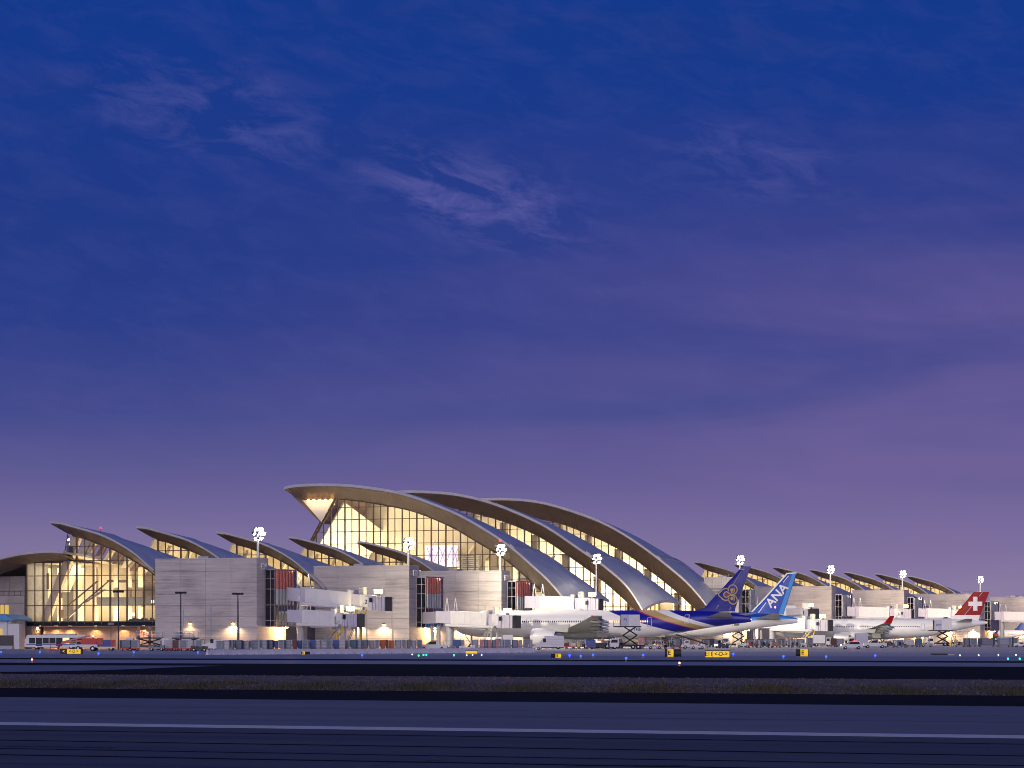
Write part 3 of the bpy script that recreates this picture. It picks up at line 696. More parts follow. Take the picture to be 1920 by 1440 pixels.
# annex left of the glass front
an = uthing('annex_building', 'pale stone-clad annex with yellow lit windows left of the glass front', 'building')
def stone_rows(root, u0, u1, v, z0, z1, n, mcols, name='stone_panel', mat='stone'):
    for i in range(n):
        for j in range(mcols):
            MB().box(u0+(u1-u0)*j/mcols+.03, u0+(u1-u0)*(j+1)/mcols-.03, v-.12, v+.1, z0+(z1-z0)*i/n+.03, z0+(z1-z0)*(i+1)/n-.03).build(name, root, mat)
ua, ub = uat(-40, 8), uat(47, 8)
MB().box(ua, ub, 8.1, 30, 0, zat(1080, -57, 8)).build('upper_block', an, 'stone')
stone_rows(an, ua, ub, 8., zat(1116, -57, 8), zat(1080, -57, 8), 5, 3)
ua2, ub2 = uat(-40, 5), uat(46.5, 5)
MB().box(ua2, ub2, 5.1, 8, 0, zat(1117, -57, 5)).build('lower_block', an, 'stone')
stone_rows(an, ua2, ub2, 5., 0, zat(1117, -57, 5), 7, 3)
for a, b in ((-14, -1), (1, 7.8), (9, 16.5)):
    p0, p1 = onv(a, 1155, 4.8), onv(b, 1134.5, 4.8)
    o = MB().box(p0[0], p1[0], 4.7, 4.86, p0[1], p1[1]).build('window', an, 'window_yellow')
    MB().box(p0[0]-.12, p0[0], 4.6, 4.86, p0[1]-.1, p1[1]+.1).build('window_frame', o, 'mullion')
rl = MB()
for i in range(9):
    uu = ua2+(ub2-ua2)*i/8; rl.tube((uu, 5.6, zat(1117, -57, 5)), (uu, 5.6, zat(1117, -57, 5)+1.1), .04, 5)
rl.tube((ua2, 5.6, zat(1117, -57, 5)+1.1), (ub2, 5.6, zat(1117, -57, 5)+1.1), .05, 5); rl.build('roof_rail', an, 'dark_metal')
hut = uthing('guard_hut', 'small white hut with a shallow blue roof beside the annex', 'hut')
ua, ub = uat(-30, -6), uat(20, -6)
MB().box(ua, ub, -6, 0, 0, zat(1163, -57, -6)).build('wall', hut, 'white_paint')
MB().prism([(ua-1, zat(1163.5, -57, -6)), (uat(29, -6), zat(1163.5, -57, -6)), (uat(29, -6), zat(1161, -57, -6)), (uat(14, -6), zat(1153, -57, -6)), (ua-1, zat(1150, -57, -6))], -7.2, 1).build('roof', hut, 'light_blue')
o = MB().box(uat(0, -6), uat(5, -6), -6.12, -5.98, zat(1190, -57, -6), zat(1179, -57, -6)).build('window', hut, 'window_yellow')
MB().tube((uat(14, -6), -6.3, 0), (uat(14, -6), -6.3, zat(1164, -57, -6)), .09, 6).build('downpipe', hut, 'white_paint')
kw = uthing('screen_wall', 'plain pale wall block standing between the hut and the bus', 'wall')
MB().box(uat(15, -8), uat(36, -8), -8, -7, 0, zat(1170, -57, -8)).build('wall', kw, 'white_paint')
MB().box(uat(15, -8)-.1, uat(36, -8)+.1, -8.1, -6.9, zat(1170, -57, -8), zat(1168.8, -57, -8)).build('coping', kw, 'stone')

# ------------------------------------------------------------------ gate piers
def pier(label, vc, ul, ve, ztop, tower, num=None, nr=7, nc=4, lamps=(), ul_px=None):
    """concrete wall along u from ul to 0 at v=vc; glass gate tower proud of its end; tower=(px0, px1, y_top)"""
    vc, ve, ztop = vc*KS, ve*KS, zk(ztop)
    ul = ul*KS if ul_px is None else uat(ul_px, vc)
    r = uthing('gate_pier', label, 'gate pier', 0, vc, 'concrete gate piers along the concourse')
    wd = ve-vc
    MB().box(ul, -.25, .25, wd, 0, ztop-.05).build('core_wall', r, 'concrete')
    zs = [0, 2.2, 4.6, 7.0, 9.4, 11.8, 14.2, ztop-2.6, ztop]
    for i in range(8):
        for j in range(nc):
            a = ul+(0-ul)*j/nc; b = ul+(0-ul)*(j+1)/nc
            MB().box(a+.02, b-.02, 0, .26, zs[i]+.025, zs[i+1]-.025).build('concrete_panel', r, 'concrete')
    for i in range(8): MB().box(-.26, .02, .03, wd, zs[i]+.02, zs[i+1]-.02).build('end_panel', r, 'concrete_end')
    MB().box(ul, .05, -.05, wd+.05, ztop, ztop+.25).build('coping', r, 'concrete_end')
    ta = vat(tower[0], .0)-vc; um = 2.4
    tb = vat(tower[1], um)-vc; zb, zt = 4.98, zat(tower[2], 1, vc+4)
    MB().box(ul, -.4, wd, tb-.2, 0, zt-1.5).build('rear_block', r, 'concrete')
    MB().box(-.4, um-.6, ta+.4, tb-.4, zb+.1, zt-.15).build('tower_core', r, 'dark_metal')
    MB().box(-.2, um+.1, ta-.05, tb+.1, zt-.12, zt+.15).build('tower_roof', r, 'mullion_pale')
    MB().box(-.2, um+.1, ta-.05, tb+.1, zb-.2, zb).build('tower_sill', r, 'mullion_pale')
    zr = [zb, zb+1.15, zb+4.5, zb+7.9, zb+10.1, zt-.12]
    fr = MB()
    for u in (0.05, 1.3, um-.05): fr.box(u-.07, u+.07, ta-.02, ta+.1, zb, zt-.1)
    for z in zr[1:-1]: fr.box(0, um, ta-.03, ta+.1, z-.06, z+.06)
    nb = 7; vs_ = [ta+.1+(tb-ta-.1)*i/nb for i in range(nb+1)]
    for v_ in vs_: fr.box(um-.1, um+.03, v_-.07, v_+.07, zb, zt-.1)
    for z in zr[1:-1]: fr.box(um-.1, um+.04, ta, tb, z-.06, z+.06)
    fr.build('tower_frame', r, 'mullion_pale')
    for j in range(5):
        for a, b in ((.12, 1.23), (1.37, um-.12)):
            MB().box(a, b, ta, ta+.06, zr[j]+.06, zr[j+1]-.06).build('pane', r, 'tower_glass')
        for i in range(nb):
            MB().box(um-.08, um-.02, vs_[i]+.08, vs_[i+1]-.08, zr[j]+.06, zr[j+1]-.06).build('pane', r, 'tower_glass')
    for i in range(nb-1):
        v_ = vs_[i]+.35; dv = (vs_[i+1]-vs_[i])*.46
        o = MB().box(um+.02, um+.3, v_, v_+dv, zr[3]+.1, zr[5]-.05).build('fin', r, 'fin_red' if num else 'fin_pale'); 
        MB().box(um+.02, um+.3, v_, v_+dv, zr[2]+.1, zr[3]+.05).build('fin', r, 'fin_pale')
    if num: text_obj(num, 2.0, 'white_paint', r, (.12, wd*.58, ztop-1.7), (math.pi/2, 0, math.pi/2), 'numeral', .1, .04)
    for k in range(3):
        x = ul*(.18+.27*k); MB().box(x, x+.16, -.14, -.01, .4, ztop*.55-k).build('drain_pipe', r, 'grey_paint')
    MB().box(ul*.55, ul*.55+1.1, -.08, -.005, .02, 2.2).build('service_door', r, 'mid_grey')
    MB().box(ul*.72, ul*.72+2.6, -.08, -.005, .02, 3.0).build('roller_door', r, 'grey_paint')
    for k in range(4): MB().tube((-1.5-k*2.2, .8, ztop+.2), (-1.5-k*2.2, .8, ztop+1.15), .035, 5).build('rail_post', r, 'steel')
    MB().tube((-8.1, .8, ztop+1.15), (-1.5, .8, ztop+1.15), .035, 5).build('guard_rail', r, 'steel')
    MB().box(ul*.6, ul*.6+2.5, 1.2, wd-1, ztop+.2, ztop+.75).build('roof_unit', r, 'grey_paint')
    # warm service level below the tower
    MB().box(-.5, -.2, ta+.8, tb, 0, zb-.2).build('service_wall', r, 'tan_wall')
    for (lu, lv, lz, e) in lamps:
        l = MB(); l.mat('dark_metal').box(lu-.3, lu+.3, lv-.45, lv, lz, lz+.25); l.mat('lamp_warm').box(lu-.24, lu+.24, lv-.4, lv-.06, lz-.08, lz)
        o = l.build('wall_lamp', r); light('SPOT', o, (lu, lv-.9, lz-.15), e, (1, .62, .30), .15, rot=(-.2, 0, 0), spot=2.7)
    l = MB(); l.mat('lamp_warm').box(.6, 1.2, ta+3, ta+3.5, zb-.42, zb-.25); l.box(.6, 1.2, tb-2, tb-1.6, zb-.42, zb-.25)
    o = l.build('tower_lamp', r); light('POINT', o, (2.2, tb-3, zb-.9), 4500, (1, .62, .30), .2); 
    return r, ta, tb
PIERS = []
PIERS.append(pier('nearest broad concrete gate pier beside the glazed end front, red-finned tower', 0., -26.7, 5.87, 20.7, tower=(497, 556, 1068), num='134', lamps=((-16, 0, 5.6, 500), (-5.5, 0, 5.6, 2600))))
PIERS.append(pier('second concrete gate pier, behind the double-deck jet bridge', 85.5, 0, 91.9, 20.8, ul_px=588, tower=(781, 831, 1082), num='132', lamps=((-12.8, 0, 5.6, 2600), (-6.5, 0, 5.6, 2600))))
PIERS.append(pier('third concrete gate pier, brightly lit, left of the nearest great arched roof foot', 147.4, 0, 153.4, 20.7, ul_px=770, tower=(951, 998, 1090), num='130', lamps=((-3, 0, 5.2, 5000), (-11, 0, 5.2, 5000), (-19, 0, 5.2, 5000))))
PIERS.append(pier('pale gate pier with grey louvre seen between the two blue aircraft tails', 359., 0, 363.7, 22.7, ul_px=1320, tower=(1391, 1415, 1106), num=None, lamps=((-3, 0, 5.0, 4500), (-14, 0, 5.0, 4500))))
PIERS.append(pier('concrete gate pier just right of the bright blue aircraft tail', 471.6, 0, 478.8, 21.3, ul_px=1414, tower=(1566, 1598, 1115), num=None, lamps=((-3, 0, 5.2, 5000), (-11, 0, 5.2, 5000), (-19, 0, 5.2, 5000), (-27, 0, 5.2, 5000))))
PIERS.append(pier('concrete gate pier behind the wing of the red-tailed aircraft', 577.1, 0, 583.8, 21.4, ul_px=1598, tower=(1701, 1731, 1120), num=None, lamps=((-3, 0, 5.2, 5000), (-11, 0, 5.2, 5000), (-19, 0, 5.2, 5000))))
PIERS.append(pier('concrete gate pier directly behind the red aircraft tail', 709.5, 0, 717.7, 21.5, ul_px=1709, tower=(1846, 1873, 1128), num=None, lamps=((-3, 0, 5.2, 6000), (-13, 0, 5.2, 6000), (-24, 0, 5.2, 6000))))
PIERS.append(pier('farthest concrete gate pier, at the right picture edge', 830., 0, 838., 21.6, ul_px=1856, tower=(1960, 1985, 1134), num=None, lamps=((-8, 0, 5.2, 6000), (-20, 0, 5.2, 6000), (-32, 0, 5.2, 6000))))
pr = PIERS[3][0]
for i in range(5): MB().box(-11, -4, -.15, -.02, 13.4+i*.95, 14.2+i*.95).build('louvre', pr, 'mid_grey')

# ------------------------------------------------------------------ jet bridges
def bridge(label, v, px0, px1, zs, ze, h=3.0, wd=3.2, sup=True, lamp=True, num=None, hose=False, Y1=None, Y0=None):
    v *= KS; zs, ze = zk(zs), zk(ze); u0 = uat(px0, v)
    p0 = np.array(wuv(u0, v)); p1 = np.array(gp(px1, Y1)[:2]) if Y1 else np.array(wuv(uat(px1, v), v)); q0 = p0.copy()
    if Y0: p0 = np.array(gp(px0, Y0)[:2]); q0 = np.array(wuv(2.3, v))
    dd = p1-p0; L = np.linalg.norm(dd)
    r = thing('jet_bridge', label, 'jet bridge', (p0[0], p0[1], 0), math.atan2(dd[1], dd[0]), 'jet bridges at the gates')
    zb = lambda x: zs+(ze-zs)*x/L
    if Y0:        # fixed walkway from the tower out to the rotunda
        an_ = -math.atan2(dd[1], dd[0]); e = q0-p0; lx, ly = e[0]*math.cos(an_)-e[1]*math.sin(an_), e[0]*math.sin(an_)+e[1]*math.cos(an_)
        l_ = math.hypot(lx, ly); nx, ny = -ly/l_*1.5, lx/l_*1.5
        MB().hexa([(nx, ny, zs), (-nx, -ny, zs), (lx-nx, ly-ny, zs), (lx+nx, ly+ny, zs)], [(nx, ny, zs+h-.2), (-nx, -ny, zs+h-.2), (lx-nx, ly-ny, zs+h-.2), (lx+nx, ly+ny, zs+h-.2)]).build('fixed_walkway', r, 'lavender')
        for t in (.35, .75): MB().lathe([(0, .4), (zs, .4)], (lx*t, ly*t, 0), 'z', 10).build('walkway_column', r, 'grey_paint')
    def sec(name, a, b, dh, dw, mat, bot=0.):
        y = wd/2+dw
        return MB().hexa([(a, -y, zb(a)-bot), (b, -y, zb(b)-bot), (b, y, zb(b)-bot), (a, y, zb(a)-bot)], [(a, -y, zb(a)+h+dh), (b, -y, zb(b)+h+dh), (b, y, zb(b)+h+dh), (a, y, zb(a)+h+dh)]).build(name, r, mat)
    a1, a2, a5 = L*.13, L*.60, L; a4 = L-3.2; a3 = a4-min(6., L*.16)
    sec('vestibule', -1.5, L*.075, -.15, -.1, 'lavender'); sec('rotunda', L*.08, a1, .05, .05, 'lavender')
    t1 = sec('tunnel', a1, a2, 0, 0, 'white_paint')
    for k in range(6):
        x = a1+(a2-a1)*(k+.5)/6; MB().box(x-.05, x+.05, -wd/2-.05, -wd/2-.005, zb(x)+.2, zb(x)+h-.15).build('rib', t1, 'white_paint')
    sec('collar', a2-.1, a2+.75, .55, .35, 'white_paint', .3)
    sec('tunnel', a2+.75, a3+.4, -.3, -.25, 'lavender'); t2 = sec('tunnel', a3+.4, a3+.4+(a4-a3)*.45, -.3, -.2, 'white_paint')
    cab = sec('cab', a3+.4+(a4-a3)*.45, a4, -.2, .35, 'lavender', .35)
    xc = a3+(a4-a3)*.75; MB().box(xc-1., xc+.1, -wd/2-.42, -wd/2-.36, zb(xc)+.2, zb(xc)+2.4).build('cab_door', cab, 'white_paint')
    MB().box(xc+.3, xc+1.0, -wd/2-.41, -wd/2-.37, zb(xc)+1.2, zb(xc)+2.2).build('cab_window', cab, 'window_dark')
    if num: text_obj(num, 1.2, 'black', cab, (xc-.45, -wd/2-.45, zb(xc)+1.3), (math.pi/2, 0, 0), 'numeral', .02, .02)
    n = 5
    for k in range(n):
        x0 = a4+(a5-a4)*k/(n-.6); x1 = min(a4+(a5-a4)*(k+1)/(n-.6), a5)-.06
        sec('bellows', x0, x1, -.3-.05*(k % 2), .1-.06*(k % 2), 'lavender' if k < n-1 else 'dark_metal', .3)
    p = MB().tube((a1-1, -wd/2-.25, zb(a1)-.35), (a3+1.5, -wd/2-.25, zb(a3)-.35), .38, 8); p.tube((a1+2, -wd/2+.4, zb(a1)-.75), (a2, -wd/2+.4, zb(a2)-.75), .3, 8); p.build('air_duct', r, 'white_paint', smooth=True)
    tr = MB()
    for k in range(7):
        x0 = a1+(a2-a1)*k/7; x1 = a1+(a2-a1)*(k+1)/7
        tr.tube((x0, 0, zb(x0)-.1), (x1, 0, zb(x1)-.8), .07, 5); tr.tube((x0, 0, zb(x0)-.8), (x1, 0, zb(x1)-.1), .07, 5)
    tr.tube((a1, 0, zb(a1)-.8), (a2, 0, zb(a2)-.8), .1, 5); tr.build('under_truss', r, 'dark_metal')
    MB().lathe([(0, .9), (zb(a1*.6)-.2, .9)], (a1*.55, 0, 0), 'z', 14).build('rotunda_column', r, 'grey_paint', smooth=True)
    if sup:
        x = a2+1.6
        for s_ in (-1, 1):
            MB().tube((x, s_*1.3, .7), (x, s_*1.3, zb(x)-.1), .22, 8).build('leg', r, 'white_paint')
            w_ = inst('wheel', wheelmesh(.6, .35), r, (x, s_*1.3, .6))
        MB().box(x-.5, x+.5, -1.8, 1.8, zb(x)-.6, zb(x)-.1).build('lift_beam', r, 'grey_paint'); MB().box(x-1.1, x+1.1, -1., 1., .5, 1.1).build('bogie', r, 'dark_metal')
    st = MB(); xs = a3+1.6                    # service stair
    for s_ in (-.4, .4): st.tube((xs, -wd/2-.6+s_*.8, zb(xs)), (xs-4.2, -wd/2-.6+s_*.8, .3), .08, 5); st.tube((xs, -wd/2-.6+s_*.8, zb(xs)+1), (xs-4.2, -wd/2-.6+s_*.8, 1.3), .05, 5)
    for k in range(12): st.box(xs-4.2*k/12-.15, xs-4.2*k/12+.15, -wd/2-.95, -wd/2-.25, zb(xs)+(.3-zb(xs))*k/12-.02, zb(xs)+(.3-zb(xs))*k/12+.03)
    st.build('service_stair', r, 'steel')
    gr = MB()
    for k in range(4): gr.box(a3+.2+k*.25, a3+.32+k*.25, -.9, .9, zb(a3)+h-.35, zb(a3)+h+1.3)
    gr.box(a3+.1, a3+1.2, -.95, .95, zb(a3)+h+.9, zb(a3)+h+1.0); gr.box(a3+.1, a3+1.2, -.95, .95, zb(a3)+h+.35, zb(a3)+h+.45); gr.build('roof_cage', r, 'white_paint')
    for k in range(2):
        m = MB(); x = .6+k*2.3; m.tube((x-.5, 0, zb(x)+h-.2), (x, 0, zb(x)+h+3.0), .09, 6); m.tube((x+.5, 0, zb(x)+h-.2), (x, 0, zb(x)+h+3.0), .09, 6); m.build('hanger_frame', r, 'white_paint')
    if lamp:
        m = MB(); xl = a4+.6; m.mat('dark_metal').box(xl-.3, xl+.3, -.2, .2, zb(xl)+h-.4, zb(xl)+h+.2); m.mat('lamp_yellow').box(xl-.75, xl+.75, -.5, .5, zb(xl)+h+.2, zb(xl)+h+1.15)
        m.build('flood_lamp', r); light('POINT', r, (xl, -1.2, zb(xl)+h+.9), 500, (1, .80, .45), .4)
    if hose:
        m = MB(); xh = a3+.5
        pts = [(xh-1.2, -wd/2-.2, zb(xh)-.5), (xh-1.0, -wd/2-.3, zb(xh)-1.5), (xh, -wd/2-.3, zb(xh)-2.2), (xh+1.2, -wd/2-.3, zb(xh)-1.8), (xh+1.7, -wd/2-.2, zb(xh)-.2)]
        m.path(pts, .2, 7); m.tube((xh+.2, -wd/2-.3, zb(xh)-2.2), (xh+.5, -wd/2-.3, .3), .28, 8); m.build('hose', r, 'yellow', smooth=True)
    return r
_wm = {}
def wheelmesh(r, w_):
    k = (r, w_)
    if k not in _wm:
        m = MB(); m.mat('rubber').lathe([(-w_/2, r*.62), (-w_/2, r*.92), (-w_/2+.05, r), (w_/2-.05, r), (w_/2, r*.92), (w_/2, r*.62)], (0, 0, 0), 'y', 14)
        m.mat('steel').lathe([(-w_/2-.02, r*.15), (-w_/2+.01, r*.58), (w_/2-.01, r*.58), (w_/2+.02, r*.15)], (0, 0, 0), 'y', 12)
        o = m.build('wheel', None, smooth=True); _wm[k] = o.data; bpy.data.objects.remove(o)
    return _wm[k]
bridge('upper white jet bridge with yellow hose reaching out from the nearest glass tower', 11.5, 556, 730, 11.0, 8.9, num='2', hose=True)
bridge('lower white jet bridge beneath the upper one at the nearest glass tower', 7.2, 556, 678, 6.0, 5.2, 2.8, hose=True)
bridge('lavender grey jet bridge docked at the nose of the purple-tailed airliner', 92., 834, 970, 6.0, 5.0, 2.9, Y0=684., Y1=674.)
bridge('white upper jet bridge above the purple-tailed airliner roof', 158., 998, 1128, 10.6, 10.0, 3.2)
bridge('short raised jet bridge right of the bright blue aircraft tail', 371., 1415, 1526, 9.3, 8.5, 3.2, Y1=890.)
bridge('low jet bridge docked at the nose of the red-tailed airliner', 364., 1440, 1558, 5.2, 4.6, 3.2, hose=True, Y0=868., Y1=858.)
bridge('white jet bridge above the wing of the red-tailed airliner', 483., 1598, 1712, 10.2, 9.3, 3.5, num='6')
bridge('white jet bridge left of the red aircraft tail', 588., 1731, 1815, 10.6, 10.0, 3.3)
bridge('white jet bridge at the right picture edge, beyond the red tail', 722., 1873, 1960, 9.9, 9.2, 3.6)

# ------------------------------------------------------------------ airliners
from mathutils import Matrix
FW = (-PU[0], -PU[1]); LFT = (PU[1], -PU[0])       # nose towards the concourse; port side towards the runway
def plane_frame(tx, Y):
    X = (tx-960)*Y/F
    def pl(px, py, y=0.):
        k = (px-960)/F; bx, by = X+LFT[0]*y, Y+LFT[1]*y
        x = (k*by-bx)/(FW[0]-k*FW[1]); return x, H+(HY-py)*(by+FW[1]*x)/F
    return X, pl
def livery_thai():
    m = M('livery_swoosh', (.78, .78, .77), .3); T = NT(m.node_tree); b = m.node_tree.nodes['Principled BSDF']
    s = T.n('ShaderNodeSeparateXYZ', ins={0: T.n('ShaderNodeTexCoord').outputs['Object']})
    q = T.m('SUBTRACT', 8.7, s.outputs[2]); g_ = T.m('ADD', T.m('MULTIPLY', q, 2.6), T.m('MULTIPLY', T.m('MULTIPLY', q, q), .15))
    t = T.m('DIVIDE', T.m('ADD', s.outputs[0], g_), 100.)
    blue = (.008, .012, .27)
    T.put(b, 'Base Color', T.ramp(t, [(0., blue), (.194, (.76, .76, .78)), (.226, (.46, .33, .13)), (.262, (.36, .02, .16)), (.272, blue), (.337, (.78, .78, .77))], 'CONSTANT'))
def livery_ana():
    m = M('livery_blue_top', (.78, .78, .77), .3); T = NT(m.node_tree); b = m.node_tree.nodes['Principled BSDF']
    s = T.n('ShaderNodeSeparateXYZ', ins={0: T.n('ShaderNodeTexCoord').outputs['Object']})
    t = T.m('DIVIDE', T.m('SUBTRACT', s.outputs[2], T.m('MULTIPLY', s.outputs[0], -.035)), 10.)
    T.put(b, 'Base Color', T.ramp(t, [(0., (.78, .78, .77)), (.695, (.03, .22, .62)), (.775, (.012, .05, .30))], 'CONSTANT'))
livery_thai(); livery_ana()
M('fin_navy', (.009, .012, .22), .3, var=.06, scale=.3); M('fin_blue', (.009, .06, .40), .3, var=.06, scale=.3); M('fin_sky', (.03, .25, .66), .3)
M('fin_crimson', (.29, .005, .012), .4, var=.06, scale=.3, spec=.2); M('gold', (.46, .33, .13), .4); M('magenta', (.22, .015, .09), .4)
M('wing_grey', (.42, .44, .42), .4, var=.08, scale=.4); M('belly_grey', (.50, .52, .51), .4, var=.05, scale=.3); M('copa_blue', (.02, .05, .25), .4)
def foil(xle, chord, y, z, th, n=7):
    up = [(xle-chord*t, y, z+th*(1.55*math.sqrt(max(t, 0))-1.2*t-.35*t*t)) for t in np.linspace(0, 1, n)]
    lo = [(xle-chord*t, y, z-th*.55*(1.55*math.sqrt(max(t, 0))-1.2*t-.35*t*t)) for t in np.linspace(1, 0, n)[1:-1]]
    return up+lo
def airliner(label, tx, Y, L, R, zc, stations, wing, fin, tailp, engines, fus_mat, fin_mat, group='parked airliners', tip='none', gear=((.48, 1.9), (.90, 0)), wr=.65):
    X, pl = plane_frame(tx, Y)
    r = thing('airliner', label, 'airliner', (X, Y, 0), math.atan2(FW[1], FW[0]), group)
    n = 32; rings = []
    for x, zz_, rz_, ry in stations: rings.append([(x, ry*math.cos(2*math.pi*i/n), zz_+rz_*math.sin(2*math.pi*i/n)) for i in range(n)])
    fus = MB().loft(rings).build('fuselage', r, fus_mat, smooth=True)
    xr, cr, xk, ck, yk, xt, ct, yt, z0, zt = wing
    bf = MB().loft([[(x, wy*math.cos(2*math.pi*i/16), zc-R*.72+wz*math.sin(2*math.pi*i/16)) for i in range(16)] for x, wy, wz in ((xr+3, .4, .2), (xr+1, R*.8, R*.38), (xr-cr*.5, R*.98, R*.46), (xr-cr, R*.8, R*.4), (xr-cr-4, .4, .2))])
    bf.build('belly_fairing', r, 'belly_grey', smooth=True)
    for s_ in (1, -1):
        zk = z0+(zt-z0)*yk/yt*.85
        sec = [foil(xr, cr, s_*R*.6, z0, cr*.07), foil(xk, ck, s_*yk, zk, ck*.065), foil(xk+(xt-xk)*.6, ck+(ct-ck)*.6, s_*(yk+(yt-yk)*.6), zk+(zt-zk)*.52, ck*.04), foil(xt, ct, s_*yt, zt, ct*.07)]
        if s_ < 0: sec = [q[::-1] for q in sec]
        wg = MB().loft(sec).build('wing', r, 'wing_grey', smooth=True)
        for k in range(4):
            f = (.22, .42, .62, .8)[k]; yy = R*.6+(yt-R*.6)*f
            if yy < yk: ff = (yy-R*.6)/(yk-R*.6); xx, cc, zz_ = xr+(xk-xr)*ff, cr+(ck-cr)*ff, z0+(zk-z0)*ff
            else: ff = (yy-yk)/(yt-yk); xx, cc, zz_ = xk+(xt-xk)*ff, ck+(ct-ck)*ff, zk+(zt-zk)*ff
            MB().lathe([(-2.3, .05), (-1.6, .26), (0, .38), (1.4, .28), (2.2, .05)], (xx-cc+.6, s_*yy, zz_-.45), 'x', 10).build('flap_fairing', wg, 'wing_grey', smooth=True)
            MB().hexa([(xx-cc*.86, s_*(yy-2.3), zz_-.1), (xx-cc*.86, s_*(yy+2.3), zz_+.15), (xx-cc-1.0, s_*(yy+2.3), zz_-.75), (xx-cc-1.0, s_*(yy-2.3), zz_-.95)],
                      [(xx-cc*.86, s_*(yy-2.3), zz_+.1), (xx-cc*.86, s_*(yy+2.3), zz_+.35), (xx-cc-1.0, s_*(yy+2.3), zz_-.65), (xx-cc-1.0, s_*(yy-2.3), zz_-.85)]).build('flap', wg, 'wing_grey')
        MB().lathe([(-.2, .05), (0, .16), (.2, .05)], (xt-.1, s_*(yt+.1), zt+.1), 'x', 8).build('tip_light', wg, 'lamp_red' if s_ > 0 else 'lamp_green')
        if tip == 'let':
            MB().loft([foil(xt, ct, s_*yt, zt, .15), [(p[0]-1.9, s_*(yt+.5), zt+(2.0)+(p[2]-zt)*.3) for p in foil(xt, ct*.55, s_*yt, zt, .12)]]).build('winglet', wg, fin_mat)
        if tip == 'scimitar':
            wl = MB().loft([foil(xt, ct, s_*yt, zt, .15), [(p[0]-1.9, s_*(yt+.55), zt+2.6+(p[2]-zt)*.3) for p in foil(xt, ct*.4, s_*yt, zt, .1)]]).build('winglet', wg, 'copa_blue')
            MB().loft([foil(xt+.2, ct*1.1, s_*(yt-1.4), zt-.3, .16), foil(xt-.2, ct*.8, s_*(yt-.02), zt-.05, .12), [(p[0]-1., s_*(yt+.5), zt-1.1+(p[2]-zt)*.3) for p in foil(xt, ct*.3, s_*yt, zt, .1)]]).build('winglet', wl, 'red')
        a, b, c_, d_, hh, zz_ = tailp
        sec = [foil(a, b, s_*.4, zz_, b*.06), foil(c_, d_, s_*hh, zz_+hh*.11, d_*.06)]
        if s_ < 0: sec = [q[::-1] for q in sec]
        MB().loft(sec).build('tailplane', r, 'wing_grey', smooth=True)
    for (ex, ey, er, el, ez) in engines:
        for s_ in (1, -1):
            e = MB(); e.mat('jet_white').lathe([(-el, er*.62), (-el*.85, er*.78), (-el*.5, er*.98), (-el*.15, er), (-.08, er*.93), (0, er*.86), (-.1, er*.80), (-.9, er*.76)], (ex, s_*ey, ez), 'x', 26, cap=False)
            en = e.build('engine', r, smooth=True)
            MB().lathe([(-.95, er*.75), (-.9, er*.75), (-.85, er*.3), (-.2, .05)], (ex, s_*ey, ez), 'x', 22).build('fan', en, 'mid_grey', smooth=True)
            MB().lathe([(-el*1.28, .08), (-el*1.1, er*.28), (-el*.95, er*.44), (-el*.8, er*.52)], (ex, s_*ey, ez), 'x', 20).build('exhaust_cone', en, 'steel', smooth=True)
            MB().lathe([(-el+.04, er*.60), (-el+.5, er*.60), (-el+.52, er*.4)], (ex, s_*ey, ez), 'x', 20, cap=False).build('nozzle', en, 'light_blue', smooth=True)
            MB().hexa([(ex-el*.2, s_*ey-.2, ez+er*.8), (ex-el*.2, s_*ey+.2, ez+er*.8), (ex-el*1.5, s_*ey+.2, ez+er*.5), (ex-el*1.5, s_*ey-.2, ez+er*.5)], [(ex-el*.45, s_*ey-.2, ez+er*1.28), (ex-el*.45, s_*ey+.2, ez+er*1.28), (ex-el*1.6, s_*ey+.2, ez+er*1.45), (ex-el*1.6, s_*ey-.2, ez+er*1.45)]).build('pylon', en, 'wing_grey')
    fl = MB(); secs = []
    for (xa, xb, z, t) in fin:
        secs.append([(xa, 0, z), (xa+(xb-xa)*.12, t*.8, z), (xa+(xb-xa)*.4, t, z), (xb, .03, z), (xb, -.03, z), (xa+(xb-xa)*.4, -t, z), (xa+(xb-xa)*.12, -t*.8, z)])
    fn = fl.loft(secs).build('fin', r, fin_mat, smooth=True)
    gn = 0
    for gx, gyy in gear:
        for s_ in ((1, -1) if gyy else (1,)):
            x = L*gx; g_ = MB().tube((x, s_*gyy*1.5, wr), (x, s_*gyy*1.5, zc-R*.75), .22, 8); g_.tube((x, s_*gyy*1.5, wr*1.2), (x+1.6, s_*gyy*.8, zc-R*.8), .1, 6); gb = g_.build('landing_gear', r, 'grey_paint')
            if gyy:
                MB().box(x-1.9, x+1.9, s_*gyy*1.5-.15, s_*gyy*1.5+.15, wr-.15, wr+.15).build('bogie_beam', gb, 'grey_paint')
                for dx in (-1.45, 0, 1.45):
                    for dy in (-.55, .55): inst('wheel', wheelmesh(wr, .42), gb, (x+dx, s_*gyy*1.5+dy, wr))
                MB().hexa([(x-1.3, s_*gyy*1.5+.5, zc-R*.98), (x+1.2, s_*gyy*1.5+.5, zc-R*.98), (x+1.2, s_*gyy*1.5+.58, zc-R*.98), (x-1.3, s_*gyy*1.5+.58, zc-R*.98)], [(x-1.2, s_*gyy*1.5+1.2, zc-R*.4), (x+1.3, s_*gyy*1.5+1.2, zc-R*.4), (x+1.3, s_*gyy*1.5+1.28, zc-R*.4), (x-1.2, s_*gyy*1.5+1.28, zc-R*.4)]).build('gear_door', gb, 'white_paint')
            else:
                for dy in (-.35, .35): inst('wheel', wheelmesh(wr*.8, .32), gb, (x, dy, wr*.8))
